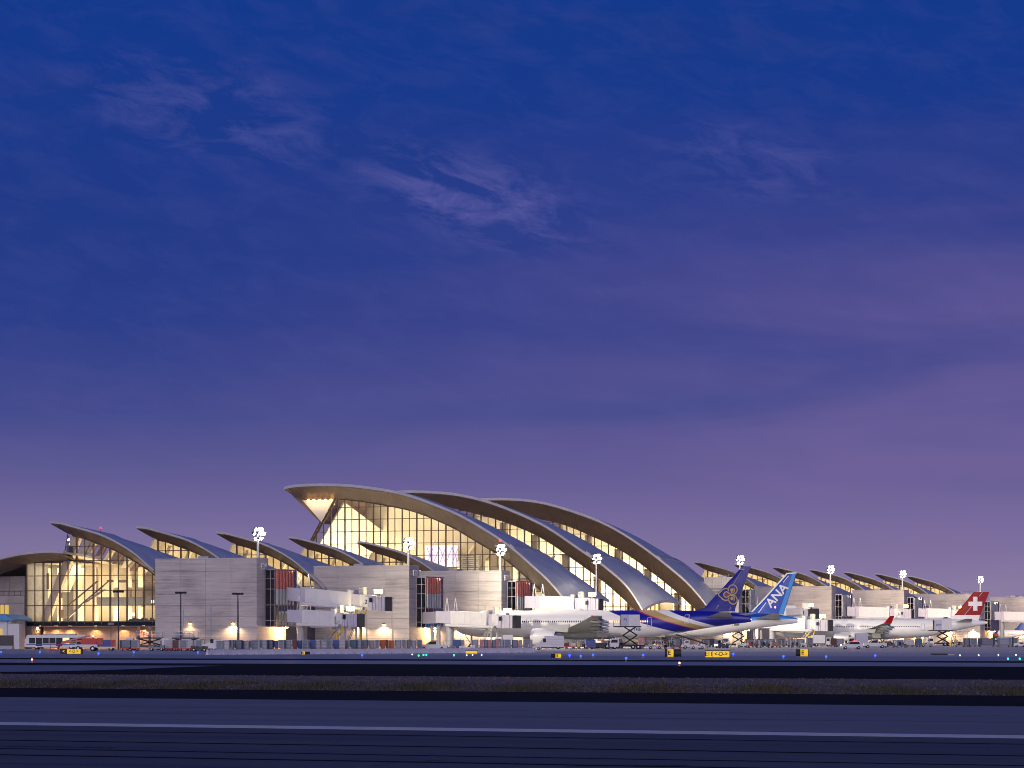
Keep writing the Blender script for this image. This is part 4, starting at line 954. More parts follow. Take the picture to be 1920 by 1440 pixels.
    MB().lathe([(-.25, .05), (0, .2), (.2, .05)], (.1, 0, stations[0][1]), 'x', 8).build('tail_light', r, 'lamp_pink')
    return r, pl, fn, fus
def windows(fus, R, zc, zw, spans, pitch, w_=.27, h_=.42):
    groups = {}
    for x0, x1, mat in spans:
        m = groups.setdefault(mat, MB()); x = x0
        while x < x1:
            y = math.sqrt(R*R-(zw-zc)**2)
            m.prism([(x-w_/2, zw-h_/2+.06), (x-w_/2+.06, zw-h_/2), (x+w_/2-.06, zw-h_/2), (x+w_/2, zw-h_/2+.06), (x+w_/2, zw+h_/2-.06), (x+w_/2-.06, zw+h_/2), (x-w_/2+.06, zw+h_/2), (x-w_/2, zw+h_/2-.06)], y-.05, y+.025); x += pitch
    for mat, m in groups.items(): m.build('window_band', fus, mat)
def door(fus, R, zc, x, z0, z1, w_=1.1, mat='belly_grey'):
    m = MB()
    for za, zb_, xa, xb in ((z0, z1, x-w_/2, x-w_/2+.09), (z0, z1, x+w_/2-.09, x+w_/2), (z1-.09, z1, x-w_/2, x+w_/2), (z0, z0+.09, x-w_/2, x+w_/2)):
        n = 6 if zb_-za > .5 else 1
        for k in range(n):
            p, q = za+(zb_-za)*k/n, za+(zb_-za)*(k+1)/n
            f = lambda z: math.sqrt(max(.1, R*R-(z-zc)**2))
            m.hexa([(xa, f(p)-.05, p), (xb, f(p)-.05, p), (xb, f(p)+.02, p), (xa, f(p)+.02, p)], [(xa, f(q)-.05, q), (xb, f(q)-.05, q), (xb, f(q)+.02, q), (xa, f(q)+.02, q)])
    m.build('door_outline', fus, mat)
def flatten(pts, closed, wid, y, th=.06, mat='gold', parent=None, name='emblem'):
    m = MB(); n = len(pts)
    P = [np.array(p) for p in pts]; N_ = []
    for i in range(n):
        a = P[i-1] if (i > 0 or closed) else P[i]; b = P[(i+1) % n] if (i < n-1 or closed) else P[i]
        d = b-a; d = d/max(np.linalg.norm(d), 1e-6); N_.append(np.array((-d[1], d[0])))
    for i in range(n if closed else n-1):
        j = (i+1) % n; a, b, na, nb = P[i], P[j], N_[i]*wid/2, N_[j]*wid/2
        q = [a-na, b-nb, b+nb, a+na]
        m.hexa([(p[0], y-th, p[1]) for p in q], [(p[0], y, p[1]) for p in q])
    return m.build(name, parent, mat)
def smooth_pts(pts, k=4):
    P = [np.array(p, float) for p in pts]; o = []
    for i in range(len(P)-1):
        p0, p1, p2, p3 = P[max(i-1, 0)], P[i], P[i+1], P[min(i+2, len(P)-1)]
        for t in np.linspace(0, 1, k, endpoint=False):
            o.append(tuple(.5*((2*p1)+(-p0+p2)*t+(2*p0-5*p1+4*p2-p3)*t*t+(-p0+3*p1-3*p2+p3)*t**3)))
    return o+[tuple(P[-1])]
st777 = [(0, 6.55, .55, .22), (1.5, 6.62, .85, .5), (4, 6.7, 1.2, .95), (9, 6.62, 1.8, 1.7), (16, 6.15, 2.45, 2.45), (22, 5.72, 2.93, 2.95), (27, 5.58, 3.1, 3.1), (35, 5.58, 3.1, 3.1), (45, 5.58, 3.1, 3.1), (55, 5.58, 3.1, 3.1), (62.5, 5.58, 3.1, 3.1), (65.5, 5.5, 2.95, 2.98), (68, 5.3, 2.5, 2.6), (70, 5.02, 1.8, 1.95), (71.3, 4.8, 1.0, 1.1), (71.9, 4.7, .25, .3)]
wing777 = (46.5, 12.8, 40.2, 8.2, 10., 26.5, 2.4, 30.4, 3.55, 7.2)
tp777 = (11.0, 6.8, 3.6, 2.3, 10.7, 6.9)
X, pl = plane_frame(1408, 668.)
f0 = [pl(1317, 1143), pl(1391, 1062), pl(1408, 1062), pl(1378, 1149)]
fin777 = [(f0[0][0]+2.6, f0[3][0], 8.3, .5), (f0[0][0]-.4, f0[3][0]-.1, 9.1, .46), (f0[1][0]+.15, f0[2][0]+.1, f0[1][1]-.3, .2), (f0[1][0]-.3, f0[2][0], f0[1][1], .12)]
th, pl, fn, fus = airliner('white airliner with purple tail, gold emblem and a sweeping purple and gold band', 1408, 668., 73.9, 3.1, 5.58, st777, wing777, fin777, tp777, [(48.6, 9.8, 1.95, 5.6, 2.65)], 'livery_swoosh', 'fin_navy', gear=((.46, 2.4), (.92, 0)))
windows(fus, 3.1, 5.58, 6.12, [(38.6, 62., 'window_dark'), (23.5, 37.9, 'window_lit')], .53)
for x in (23., 38.3, 52.5, 63.): door(fus, 3.1, 5.58, x, 4.9, 7.0)
door(fus, 3.1, 5.58, 14.2, 5.7, 7.6, 1.1, 'jet_white')
text_obj('HS-TKB', .95, 'blue', fus, (26.8, 2.83, 4.36), (math.pi/2+.3, 0, math.pi), 'registration', .02, .02)
Z96 = lambda x, y: pl(1300+x/9.6, 1040+y/9.6)
yl = .44
e1 = [(640, 660), (645, 610), (668, 568), (708, 546), (755, 552), (790, 590), (800, 640), (775, 690), (735, 714), (690, 712), (645, 690), (604, 668), (570, 690), (558, 718), (572, 750), (605, 768), (645, 748), (690, 728), (740, 732), (785, 768), (800, 822), (783, 865), (740, 890), (693, 880), (660, 845), (645, 800), (655, 770)]
flatten([Z96(*p) for p in smooth_pts(e1)], False, .24, yl, mat='gold', parent=fn)
e2 = [(650, 625), (600, 612), (545, 625), (505, 665), (460, 716), (505, 768), (545, 806), (600, 822), (650, 806)]
flatten([Z96(*p) for p in smooth_pts(e2)], False, .24, yl, mat='gold', parent=fn)
for cx, cy_ in ((706, 638), (706, 790)): MB().prism([Z96(cx+30*math.cos(a), cy_+30*math.sin(a)) for a in np.linspace(0, 6.28, 13)[:-1]], .2, yl).build('emblem', fn, 'gold')
for cx, cy_, sg in ((706, 638, 1), (706, 790, -1)): flatten([Z96(cx+48*math.cos(a), cy_+sg*48*math.sin(a)) for a in np.linspace(-.9, 1.9, 10)], False, .16, yl, mat='gold', parent=fn)
MB().prism([Z96(*p) for p in ((655, 718), (625, 745), (595, 748), (573, 730), (573, 706), (595, 688), (625, 692))], .2, yl).build('emblem', fn, 'magenta')
flatten([Z96(875, 290), Z96(720, 545)], False, .05, yl*.75, mat='fin_pale', parent=fn, name='fin_seam')
for a in ((425, 970, 468, 905), (660, 1000, 690, 940)): flatten([Z96(a[0], a[1]), Z96(a[2], a[3])], False, .07, yl+.02, mat='fin_pale', parent=fn, name='fin_seam')
for a in ((860, 240, 945, 240), (840, 265, 925, 265)): flatten([Z96(a[0], a[1]), Z96(a[2], a[3])], False, .1, .28, .12, mat='fin_pale', parent=fn, name='fin_seam')

X, pl = plane_frame(1495, 728.)
f0 = [pl(1408, 1150), pl(1478, 1075), pl(1493, 1074.5), pl(1468, 1152)]
finA = [(f0[0][0]+1.5, f0[3][0], 8.2, .5), (f0[0][0]-.6, f0[3][0]-.1, 9., .46), (f0[1][0]+.15, f0[2][0]+.1, f0[1][1]-.3, .2), (f0[1][0]-.3, f0[2][0], f0[1][1], .12)]
an_, pl, fn, fus = airliner('white airliner with bright blue tail lettered in white, behind the purple-tailed one', 1495, 728., 73.9, 3.1, 5.58, st777, wing777, finA, tp777, [(48.6, 9.8, 1.95, 5.6, 2.65)], 'livery_blue_top', 'fin_blue', gear=((.46, 2.4), (.92, 0)))
windows(fus, 3.1, 5.58, 6.12, [(18., 62., 'window_dark')], .53)
c_ = pl(1458, 1116.6); a_ = math.radians(47)
o = text_obj('ANA', 3.15, 'jet_white', fn, (0, 0, 0), (0, 0, 0), 'lettering', .06, .05)
o.matrix_local = Matrix(((-math.cos(a_), math.sin(a_), 0, c_[0]), (0, 0, 1, .36), (math.sin(a_), math.cos(a_), 0, c_[1]), (0, 0, 0, 1)))
Z96 = lambda x, y: pl(1300+x/9.6, 1040+y/9.6)
flatten([Z96(1175, 1055), Z96(1320, 862)], False, .22, .46, mat='jet_white', parent=fn, name='fin_stripe')
flatten([Z96(1625, 500), Z96(1720, 380)], False, .16, .34, mat='jet_white', parent=fn, name='fin_stripe')
flatten([Z96(1050, 1040), Z96(1330, 740), Z96(1690, 340), Z96(1860, 328)], False, .35, .16, .3, mat='jet_white', parent=fn, name='fin_edge')
MB().prism([Z96(*p) for p in ((1855, 335), (1620, 1070), (1530, 1078), (1790, 345))], -.2, .2).build('rudder', fn, 'fin_sky')
MB().prism([Z96(1482+11*math.cos(a), 945+20*math.sin(a)) for a in np.linspace(0, 6.28, 9)[:-1]], .1, .47).build('emblem', fn, 'lamp_pink')
text_obj('JA736A', .8, 'black', fus, (15.4, 2.32, 5.6), (math.pi/2+.12, 0, math.pi), 'registration', .02, .02)

X, pl = plane_frame(1850, 853.)
f0 = [pl(1789, 1153.6), pl(1826, 1110), pl(1855, 1110), pl(1838, 1153.6)]
stA = [(0, 6.6, .35, .3), (2, 6.55, .75, .7), (6, 6.3, 1.4, 1.35), (12, 5.75, 2.1, 2.1), (17, 5.2, 2.6, 2.6), (22, 4.98, 2.82, 2.82), (35, 4.98, 2.82, 2.82), (50, 4.98, 2.82, 2.82), (56.5, 4.98, 2.82, 2.82), (59, 4.9, 2.65, 2.7), (61.3, 4.6, 2.0, 2.15), (62.8, 4.35, 1.2, 1.3), (63.7, 4.2, .2, .2)]
finS = [(f0[0][0]+.9, f0[3][0]+.5, 6.9, .4), (f0[0][0], f0[3][0], f0[0][1], .36), (f0[1][0], f0[2][0], f0[1][1], .14)]
sw, pl, fn, fus = airliner('white four-engined airliner with red tail bearing a white cross', 1850, 853., 63.7, 2.82, 4.98, stA, (40., 10.5, 34.5, 6.8, 9.5, 22., 2.2, 29.8, 3.4, 6.4), finS, (9.6, 5.2, 3.8, 2., 9.4, 6.6), [(42.3, 9.3, 1.2, 4.4, 2.3), (34.2, 19.2, 1.2, 4.4, 3.0)], 'jet_white', 'fin_crimson', tip='let', gear=((.49, 2.4), (.91, 0)), wr=.6)
zr = f0[0][1]
MB().prism([(f0[0][0]+1.2, 7.2), (f0[0][0]-.05, zr+.02), (f0[3][0]-.05, zr+.02), (f0[3][0]+.4, 7.2)], -.42, .42).build('fin_root', fn, 'jet_white')
q = lambda x, y: pl(1780+x/11.08, 1100+y/11.08)
a, b = q(405, 312), q(690, 400); MB().box(b[0], a[0], .2, .42, b[1], a[1]).build('cross', fn, 'jet_white')
a, b = q(503, 210), q(590, 500); MB().box(b[0], a[0], .2, .425, b[1], a[1]).build('cross', fn, 'jet_white')
flatten([q(310, 605), q(475, 405)], False, .12, .43, mat='fin_pale', parent=fn, name='fin_seam'); flatten([q(625, 200), q(690, 118)], False, .12, .3, .14, mat='fin_pale', parent=fn, name='fin_seam')
windows(fus, 2.82, 4.98, 5.45, [(19., 37., 'window_dark'), (38.5, 56., 'window_dark')], .53, .24, .34)
for x in (18., 38., 57.): door(fus, 2.82, 4.98, x, 4.4, 6.3)

X, pl = plane_frame(1941, 1312.)
st737 = [(0, 4.6, .3, .25), (3, 4.4, .8, .75), (7, 3.9, 1.35, 1.3), (12, 3.55, 1.85, 1.85), (14, 3.5, 1.9, 1.9), (34, 3.5, 1.9, 1.9), (36.5, 3.4, 1.7, 1.7), (38.6, 3.2, 1., 1.1), (39.5, 3.05, .2, .2)]
co, pl, fn, fus = airliner('small white airliner with dark name lettering, behind the red tail at right', 1941, 1312., 39.5, 1.9, 3.5, st737, (24.5, 7., 21.5, 4.6, 5.5, 14.6, 1.6, 16.8, 2.4, 3.6), [(9., 3.5, 5.2, .3), (3.8, 1.2, 12.0, .12)], (5.5, 3.5, 2.6, 1.5, 7., 5.), [(25.5, 4.8, 1.0, 4., 1.6)], 'jet_white', 'copa_blue', tip='scimitar', gear=((.45, 1.9), (.9, 0)), wr=.5)
windows(fus, 1.9, 3.5, 3.55, [(9., 33.5, 'window_dark')], .6, .25, .35)
text_obj('CopaAirlines', 1.65, 'blue', fus, (29.3, 1.82, 4.35), (math.pi/2+.4, 0, math.pi), 'lettering', .03, .03)

# ------------------------------------------------------------------ floodlight masts
def mast(label, px, ytop, u, v, zbase, energy=120000., red=False, fc=(1, .86, .64)):
    zbase = zk(zbase) if zbase else 0.
    r = uthing('floodlight_mast', label, 'floodlight mast', u, v, 'floodlight masts')
    zt = zat(ytop, u, v); r.location.z = zbase; h = zt-zbase
    MB().tube((0, 0, 0), (0, 0, h+.6), .30, 10, .18).build('pole', r, 'white_paint', smooth=True)
    hd = MB()
    for z in (0, -1.1, .9): hd.box(-.15, .15, -1.9, 1.9, h+z-.1, h+z+.1); hd.box(-1.5, 1.5, -.12, .12, h+z-.09, h+z+.09)
    hb_ = hd.build('lamp_frame', r, 'grey_paint')
    k = 0
    for z in (.9, 0, -1.1):
        for x, y in {.9: ((.6, -.5), (.6, .5), (-.6, 0)), 0: ((.8, -1.15), (.9, -.35), (.9, .45), (.8, 1.2), (-.7, -.5)), -1.1: ((.6, -.55), (.6, .45), (-.6, .1))}[z]:
            c = MB(); c.mat('grey_paint').lathe([(-.3, .25), (.2, .48)], (x, y, h+z), 'z', 10)
            c2_ = MB(); c2_.mat('dark_metal').lathe([(-.55, .1), (-.1, .40), (.12, .42)], (0, 0, 0), 'x', 10); c2_.mat('lamp_white').lathe([(.12, .40), (.2, .38), (.26, .2)], (0, 0, 0), 'x', 10)
            o = c2_.build('lamp', hb_, smooth=False, loc=(x, y, h+z)); o.rotation_euler = (0, .5, -1.0+.35*k % 1.6); k += 1
    from mathutils import Vector
    for dr, en, sp in (((.40, .90, -.20), energy, 1.35), ((.9, -.34, -.26), 330000., 1.2)):
        o = light('SPOT', r, (2.2, .8, h-.2), en, fc, .9, spot=sp, name='floodlight'); o.rotation_euler = Vector(dr).to_track_quat('-Z', 'Y').to_euler()
    if red: MB().lathe([(0, .15), (.3, .35), (.6, .1)], (0, 0, h+2.0), 'z', 10).build('obstruction_light', r, 'lamp_red')
    return r
mast('floodlight mast on the roof corner of the nearest concrete gate pier', 486, 1000, -.9, 2.4, 20.9)
mast('floodlight mast on the roof of the second concrete pier, before the great hall glass', 768, 1018, -.9, 80.2, 21., 210000.)
mast('floodlight mast with red beacon on the roof of the third concrete pier', 942, 1030, -.9, 137., 20.9, 160000., red=True)
mast('tall floodlight mast between the feet of the great arched roofs', 1118, 1047, uat(1118, 216), 216., 0., 170000)
mast('floodlight mast right behind the purple aircraft tail', 1387, 1049, -.9, vat(1387, -.9), 22.9, 300000, fc=(1, .78, .55))
mast('floodlight mast first to the right of the bright blue aircraft tail', 1558, 1067, -.9, vat(1557, -.9), 21.5, 300000, fc=(1, .78, .55))
mast('floodlight mast between the blue lettered tail and the red tail, second one', 1693, 1076, -.9, vat(1692, -.9), 21.6, 300000, fc=(1, .78, .55))
mast('floodlight mast above the red aircraft tail', 1840, 1086, -.9, vat(1838, -.9), 21.7, 300000, fc=(1, .78, .55))
# low apron lamp posts with dark heads
for lab, px, y, Y in (('slim apron lamp post with a flat dark head in front of the glass front', 222, 1110, 615.), ('slim apron lamp post with dark head before the left half of the nearest pier', 339, 1112, 610.), ('slim apron lamp post with pale topped head before the right half of the nearest pier', 446, 1114, 605.)):
    r = thing('apron_lamp_post', lab, 'lamp post', gp(px, Y), 0, 'slim apron lamp posts'); z = H+(HY-y)*Y/F
    MB().tube((0, 0, 0), (0, 0, z), .17, 8, .1).build('pole', r, 'dark_metal', smooth=True)
    for x in (-.85, -.3, .3, .85):
        o = MB().lathe([(-.25, .12), (-.2, .3), (.1, .36), (.2, .2)], (x, 0, z+.1), 'z', 10).build('lamp_head', r, 'dark_metal', smooth=True)
    MB().box(-1., 1., -.06, .06, z-.06, z+.06).build('crossbar', r, 'dark_metal')

# ------------------------------------------------------------------ ground vehicles
M('box_grey', (.13, .15, .20), .4, metal=.3, var=.2, scale=1.2); M('box_blue', (.045, .10, .30), .45, var=.2, scale=1.2); M('box_navy', (.02, .03, .09), .45, var=.3, scale=1.2)
M('box_steel', (.23, .25, .31), .4, metal=.3, var=.2, scale=1.5); M('box_white', (.46, .44, .47), .45, var=.1, scale=1.2); M('box_maroon', (.10, .02, .025), .5, var=.2, scale=1)
M('box_teal', (.03, .11, .17), .45, var=.2, scale=1); M('box_pink', (.50, .22, .22), .5, var=.15, scale=1)
M('barrier_concrete', (.74, .72, .75), .8, var=.15, scale=.9, bump=.2); M('hi_vis', (.6, .8, .05), .6)
def put(name, label, cat, px, Y, rz=0., group=None, dx=0.): 
    x, y, _ = gp(px, Y); return thing(name, label, cat, (x+dx, y, 0), rz, group)
def wheels(r, xs, y, rad=.42, w_=.28):
    for x in xs:
        for s_ in (-1, 1): inst('wheel', wheelmesh(rad, w_), r, (x, s_*y, rad))
def step_van(label, px, Y, rz, mat='white_paint', L=6.2, h=2.85, group='service vans'):
    r = put('step_van', label, 'van', px, Y, rz, group); a, b = -L/2, L/2
    side = [(a, .45), (b-.15, .45), (b, .75), (b-.05, 1.15), (b-1.15, 1.45), (b-1.75, h-.35), (b-2.1, h), (a+.1, h), (a, h-.15)]
    bd = MB().prism(side, -1.08, 1.08).build('body', r, mat)
    for s_ in (-1, 1):
        MB().box(b-2.35, b-1.75, s_*1.09-.02, s_*1.09+.02, 1.45, 2.3).build('side_window', bd, 'window_dark')
        for z in (.9, 1.5, 2.1): MB().box(a+.2, b-2.6, s_*1.09-.015, s_*1.09+.015, z, z+.05).build('trim_strip', bd, 'grey_paint')
        MB().box(b-1.9, b-1.7, s_*1.3-.06, s_*1.3+.06, 1.7, 2.1).build('mirror', bd, 'black')
    MB().hexa([(b-1.18, -.95, 1.48), (b-1.12, -.95, 1.5), (b-1.12, .95, 1.5), (b-1.18, .95, 1.48)], [(b-1.72, -.9, h-.4), (b-1.66, -.9, h-.38), (b-1.66, .9, h-.38), (b-1.72, .9, h-.4)]).build('windscreen', bd, 'window_dark')
    for s_ in (-.75, .75): MB().lathe([(0, .16), (.06, .13)], (b-.03, s_, .95), 'x', 10).build('headlight', bd, 'lamp_pale' if False else 'fin_pale')
    MB().box(a-.02, b, -1.0, 1.0, .3, .46).build('chassis', r, 'black')
    wheels(r, (a+1.2, b-1.15), .92, .42); return r
def cab_over(r, x0, x1, h, mat, z0=.55, wy=1.1):
    c = MB().prism([(x0, z0), (x1, z0), (x1, z0+.8), (x1-.25, h-.1), (x1-.4, h), (x0, h)], -wy, wy).build('cab', r, mat)
    for s_ in (-1, 1): MB().prism([(x0+.25, z0+.85), (x1-.2, z0+.85), (x1-.42, h-.25), (x0+.25, h-.25)], s_*wy-.015, s_*wy+.015).build('side_window', c, 'window_dark')
    MB().hexa([(x1-.04, -wy*.85, z0+.85), (x1+.01, -wy*.85, z0+.85), (x1+.01, wy*.85, z0+.85), (x1-.04, wy*.85, z0+.85)], [(x1-.27, -wy*.85, h-.2), (x1-.22, -wy*.85, h-.2), (x1-.22, wy*.85, h-.2), (x1-.27, wy*.85, h-.2)]).build('windscreen', c, 'window_dark')
    return c
def catering(label, px, Y, rz, zb, bl, bh, mark=None, bm='white_paint'):
    r = put('catering_truck', label, 'truck', px, Y, rz, 'high-lift catering trucks'); L = 7.5
    MB().box(-L/2, L/2, -1.05, 1.05, .55, .95).build('chassis', r, 'black')
    cab_over(r, L/2-1.9, L/2, 2.3, 'white_paint')
    wheels(r, (-L/2+1.4, -L/2+2.5, L/2-1.1), .95, .48)
    s_ = MB(); n = 2; z0 = 1.0; dz = (zb-z0)/n; w_ = 1.5
    for y in (-.9, .9):
        for k in range(n):
            s_.tube((-w_-.6, y, z0+k*dz), (w_-.6, y, z0+(k+1)*dz), .13, 6); s_.tube((w_-.6, y, z0+k*dz), (-w_-.6, y, z0+(k+1)*dz), .13, 6)
    for k in range(n+1):
        for x in (-w_-.6, w_-.6): s_.tube((x, -.9, z0+k*dz), (x, .9, z0+k*dz), .09, 5)
    s_.build('scissor_lift', r, 'black')
    b = MB().box(-bl/2-.6, bl/2-.6, -1.2, 1.2, zb, zb+bh).build('box_body', r, bm)
    for k in range(5): MB().box(-bl/2-.6+bl*(k+.1)/5, -bl/2-.6+bl*(k+.1)/5+.05, -1.24, 1.24, zb+.05, zb+bh-.05).build('box_rib', b, bm)
    MB().box(bl/2-.6-bl*.42, bl/2-.6, -1.235, 1.235, zb+.04, zb+bh-.04).build('box_panel', b, 'lavender')
    MB().box(-bl/2-.9, bl/2+.9, -1.25, 1.25, zb-.25, zb).build('platform', r, 'black')
    rl = MB()
    for x in (bl/2-.5, bl/2+.85):
        for y in (-1.2, 1.2): rl.tube((x, y, zb), (x, y, zb+1.1), .04, 5)
    for y in (-1.2, 1.2): rl.tube((bl/2-.5, y, zb+1.1), (bl/2+.85, y, zb+1.1), .04, 5)
    rl.build('guard_rail', r, 'yellow')
    if mark: text_obj(mark, .8, 'blue', b, (bl*.25-.6, -1.25, zb+bh*.55), (math.pi/2, 0, 0), 'lettering', .01, .01) if abs(rz) < 1 else text_obj(mark, .8, 'blue', b, (bl*.25-.6, 1.25, zb+bh*.55), (math.pi/2, 0, math.pi), 'lettering', .01, .01)
    for x in (-L/2+.6, L/2-2.4):
        for y in (-1.25, 1.25): MB().tube((x, y, .05), (x, y, .7), .09, 6).build('outrigger', r, 'steel')
    return r
def box_truck(label, px, Y, rz, mat='white_paint', L=6.5, h=3.0, cabm='white_paint', group='box trucks on the apron'):
    r = put('box_truck', label, 'truck', px, Y, rz, group)
    MB().box(-L/2, L/2, -1., 1., .5, .85).build('chassis', r, 'black'); cab_over(r, L/2-1.8, L/2, min(2.4, h-.2), cabm)
    b = MB().box(-L/2, L/2-1.95, -1.15, 1.15, .85, h).build('box_body', r, mat)
    MB().box(-L/2-.03, -L/2, -1., 1., 1., h-.15).build('rear_door', b, 'grey_paint')
    for k in range(4): MB().box(-L/2+.3+k*1.1, -L/2+.36+k*1.1, -1.18, 1.18, .95, h-.1).build('box_rib', b, mat)
    wheels(r, (-L/2+1.2, L/2-1.), .9, .45); return r
def pickup(label, px, Y, rz, mat='white_paint', group='pickups on the apron'):
    r = put('pickup_truck', label, 'pickup', px, Y, rz, group)
    bd = MB().prism([(-2.7, .5), (2.6, .5), (2.7, .8), (2.6, 1.15), (1.3, 1.25), (.6, 1.9), (-.7, 1.95), (-.85, 1.2), (-2.7, 1.2)], -.95, .95).build('body', r, mat)
    for s_ in (-1, 1): MB().prism([(-.6, 1.25), (1.05, 1.25), (.55, 1.8), (-.6, 1.85)], s_*.955-.01, s_*.955+.01).build('side_window', bd, 'window_dark')
    MB().hexa([(1.28, -.8, 1.28), (1.33, -.8, 1.28), (1.33, .8, 1.28), (1.28, .8, 1.28)], [(.64, -.75, 1.86), (.69, -.75, 1.86), (.69, .75, 1.86), (.64, .75, 1.86)]).build('windscreen', bd, 'window_dark')
    for y in (-.7, .7): MB().box(2.6, 2.68, y-.18, y+.18, .85, 1.05).build('headlight', bd, 'fin_pale')
    MB().box(-.5, .5, -.4, .4, 1.95, 2.08).build('light_bar', bd, 'orange')
    wheels(r, (-1.7, 1.7), .85, .38, .24); return r
def tug(label, px, Y, rz, mat='white_paint', cabin=True, group='baggage tugs'):
    r = put('baggage_tug', label, 'tug', px, Y, rz, group)
    bd = MB().prism([(-1.5, .35), (1.5, .35), (1.5, .95), (.5, 1.05), (.4, .8), (-.7, .8), (-.8, 1.1), (-1.5, 1.1)], -.75, .75).build('body', r, mat)
    MB().box(-.6, -.1, -.6, .6, .8, .98).build('seat', bd, 'black'); MB().tube((.35, .3, .9), (.1, .3, 1.25), .04, 6).build('steering_column', bd, 'black')
    if cabin:
        c = MB()
        for x in (-.85, .6):
            for y in (-.65, .65): c.tube((x, y, .95), (x*.9, y, 1.9), .05, 5)
        c.box(-.95, .7, -.75, .75, 1.88, 1.97); c.build('canopy', r, mat); MB().box(.5, .56, -.62, .62, 1.1, 1.8).build('windscreen', r, 'car_glass')
    for y in (-.5, .5): MB().box(1.48, 1.53, y-.1, y+.1, .65, .8).build('headlight', bd, 'fin_pale')
    wheels(r, (-.95, .95), .65, .33, .22); return r
def loader(label, px, Y, rz):
    r = put('belt_loader', label, 'belt loader', px, Y, rz, 'belt loaders'); 
    MB().prism([(-2.6, .4), (2.4, .4), (2.4, .9), (-2.6, 1.0)], -.8, .8).build('chassis', r, 'white_paint')
    c = MB().hexa([(-3.4, -.5, .8), (3.6, -.5, 3.0), (3.6, .5, 3.0), (-3.4, .5, .8)], [(-3.4, -.5, 1.1), (3.6, -.5, 3.3), (3.6, .5, 3.3), (-3.4, .5, 1.1)]).build('conveyor', r, 'black')
    for s_ in (-1, 1): MB().path([(-3., s_*.55, 1.9), (3.4, s_*.55, 4.0)], .05).build('hand_rail', c, 'steel')
    cab_over(r, .6, 1.9, 1.9, 'white_paint', .5, .7); MB().tube((1.2, 0, 1.), (2.2, 0, 2.7), .12, 6).build('lift_ram', r, 'steel'); wheels(r, (-1.6, 1.6), .7, .38); return r
def dolly_parts(r, L, wd=1.6):
    MB().box(-L/2, L/2, -wd/2, wd/2, .38, .52).build('dolly_deck', r, 'red'); wheels(r, (-L/2+.35, L/2-.35), wd/2-.15, .2, .14)
    MB().tube((L/2, 0, .42), (L/2+.5, 0, .36), .04, 5).build('tow_bar', r, 'dark_metal')
_cont = {}
def container_mesh(kind, L, hh):
    k = (kind, round(L, 2), hh)
    if k in _cont: return _cont[k]
    m = MB(); z0, z1 = .54, .54+hh
    if kind == 'cut': m.prism([(-L/2, z0+.45), (-L/2+.4, z0), (L/2, z0), (L/2, z1), (-L/2, z1)], -.76, .76)
    else: m.box(-L/2, L/2, -.76, .76, z0, z1)
    for a in np.linspace(-L/2+.06, L/2-.06, 4): m.box(a-.04, a+.04, -.79, .79, z0+(.45 if kind == 'cut' and a < -L/2+.3 else 0), z1+.01)
    m.box(-L/2+.2, L/2-.2, -.80, -.76, z0+hh*.5-.04, z0+hh*.5+.04)
    o = m.build('container_shell', None, 'box_grey'); _cont[k] = o.data; bpy.data.objects.remove(o); return _cont[k]
def container(label, px, Y, L, mat, kind='cut', hh=1.6, rz=0., cloth=False, group='air cargo containers lined up behind the barriers'):
    r = put('cargo_container', label, 'container', px, Y, rz, group)
    o = inst('container_shell', container_mesh(kind, L, hh), r); o.data = o.data.copy() if False else o.data
    o.material_slots[0].link = 'OBJECT'; o.material_slots[0].material = MATS[mat]
    d = MB().box(-L*.30, L*.34, -.83, -.80, .62, .5+hh).build('door_curtain', r, {'box_grey': 'box_steel', 'box_steel': 'box_grey', 'box_navy': 'box_grey', 'box_white': 'box_white', 'box_blue': 'box_blue'}.get(mat, mat))
    for z in (.75, 1.3, 1.85): MB().box(-L*.31, L*.35, -.845, -.83, z, z+.04).build('strap', d, 'dark_metal')
    if kind == 'cut' and L > .8:
        MB().prism([(-L/2+.02, 1.0), (-L/2+.14, .7), (-L/2+.24, .7), (-L/2+.12, 1.1), (-L/2+.12, .5+hh), (-L/2+.02, .5+hh)], -.86, -.8).build('edge_rim', r, 'box_white')
    dolly_parts(r, L); return r

# step van etc. near the purple-tailed airliner
step_van('white step van facing left under the airliner engine', 1030, 645., math.pi)
catering('catering truck with white box raised high against the purple-tailed airliner', 1176, 640., math.pi, 4.95, 4.1, 2.45, 'P2')
catering('catering truck with low platform raised below the bright blue tail', 1380, 735., math.pi, 4.7, 4.3, 1.5)
catering('catering truck with box raised against the red-tailed airliner', 1763, 820., math.pi, 4.4, 4.8, 2.8, 'gate')
box_truck('white box truck with grey doors beside the engine of the red-tailed airliner', 1608, 770., math.pi, 'lavender', 5.2, 3.6)
box_truck('white box truck parked left of the jet bridge stair by the red-tailed airliner', 1541, 790., 0., 'white_paint', 5.4, 3.0)
box_truck('white box truck behind the striped containers under the docked jet bridge', 944, 655., math.pi, 'white_paint', 4.2, 3.1)
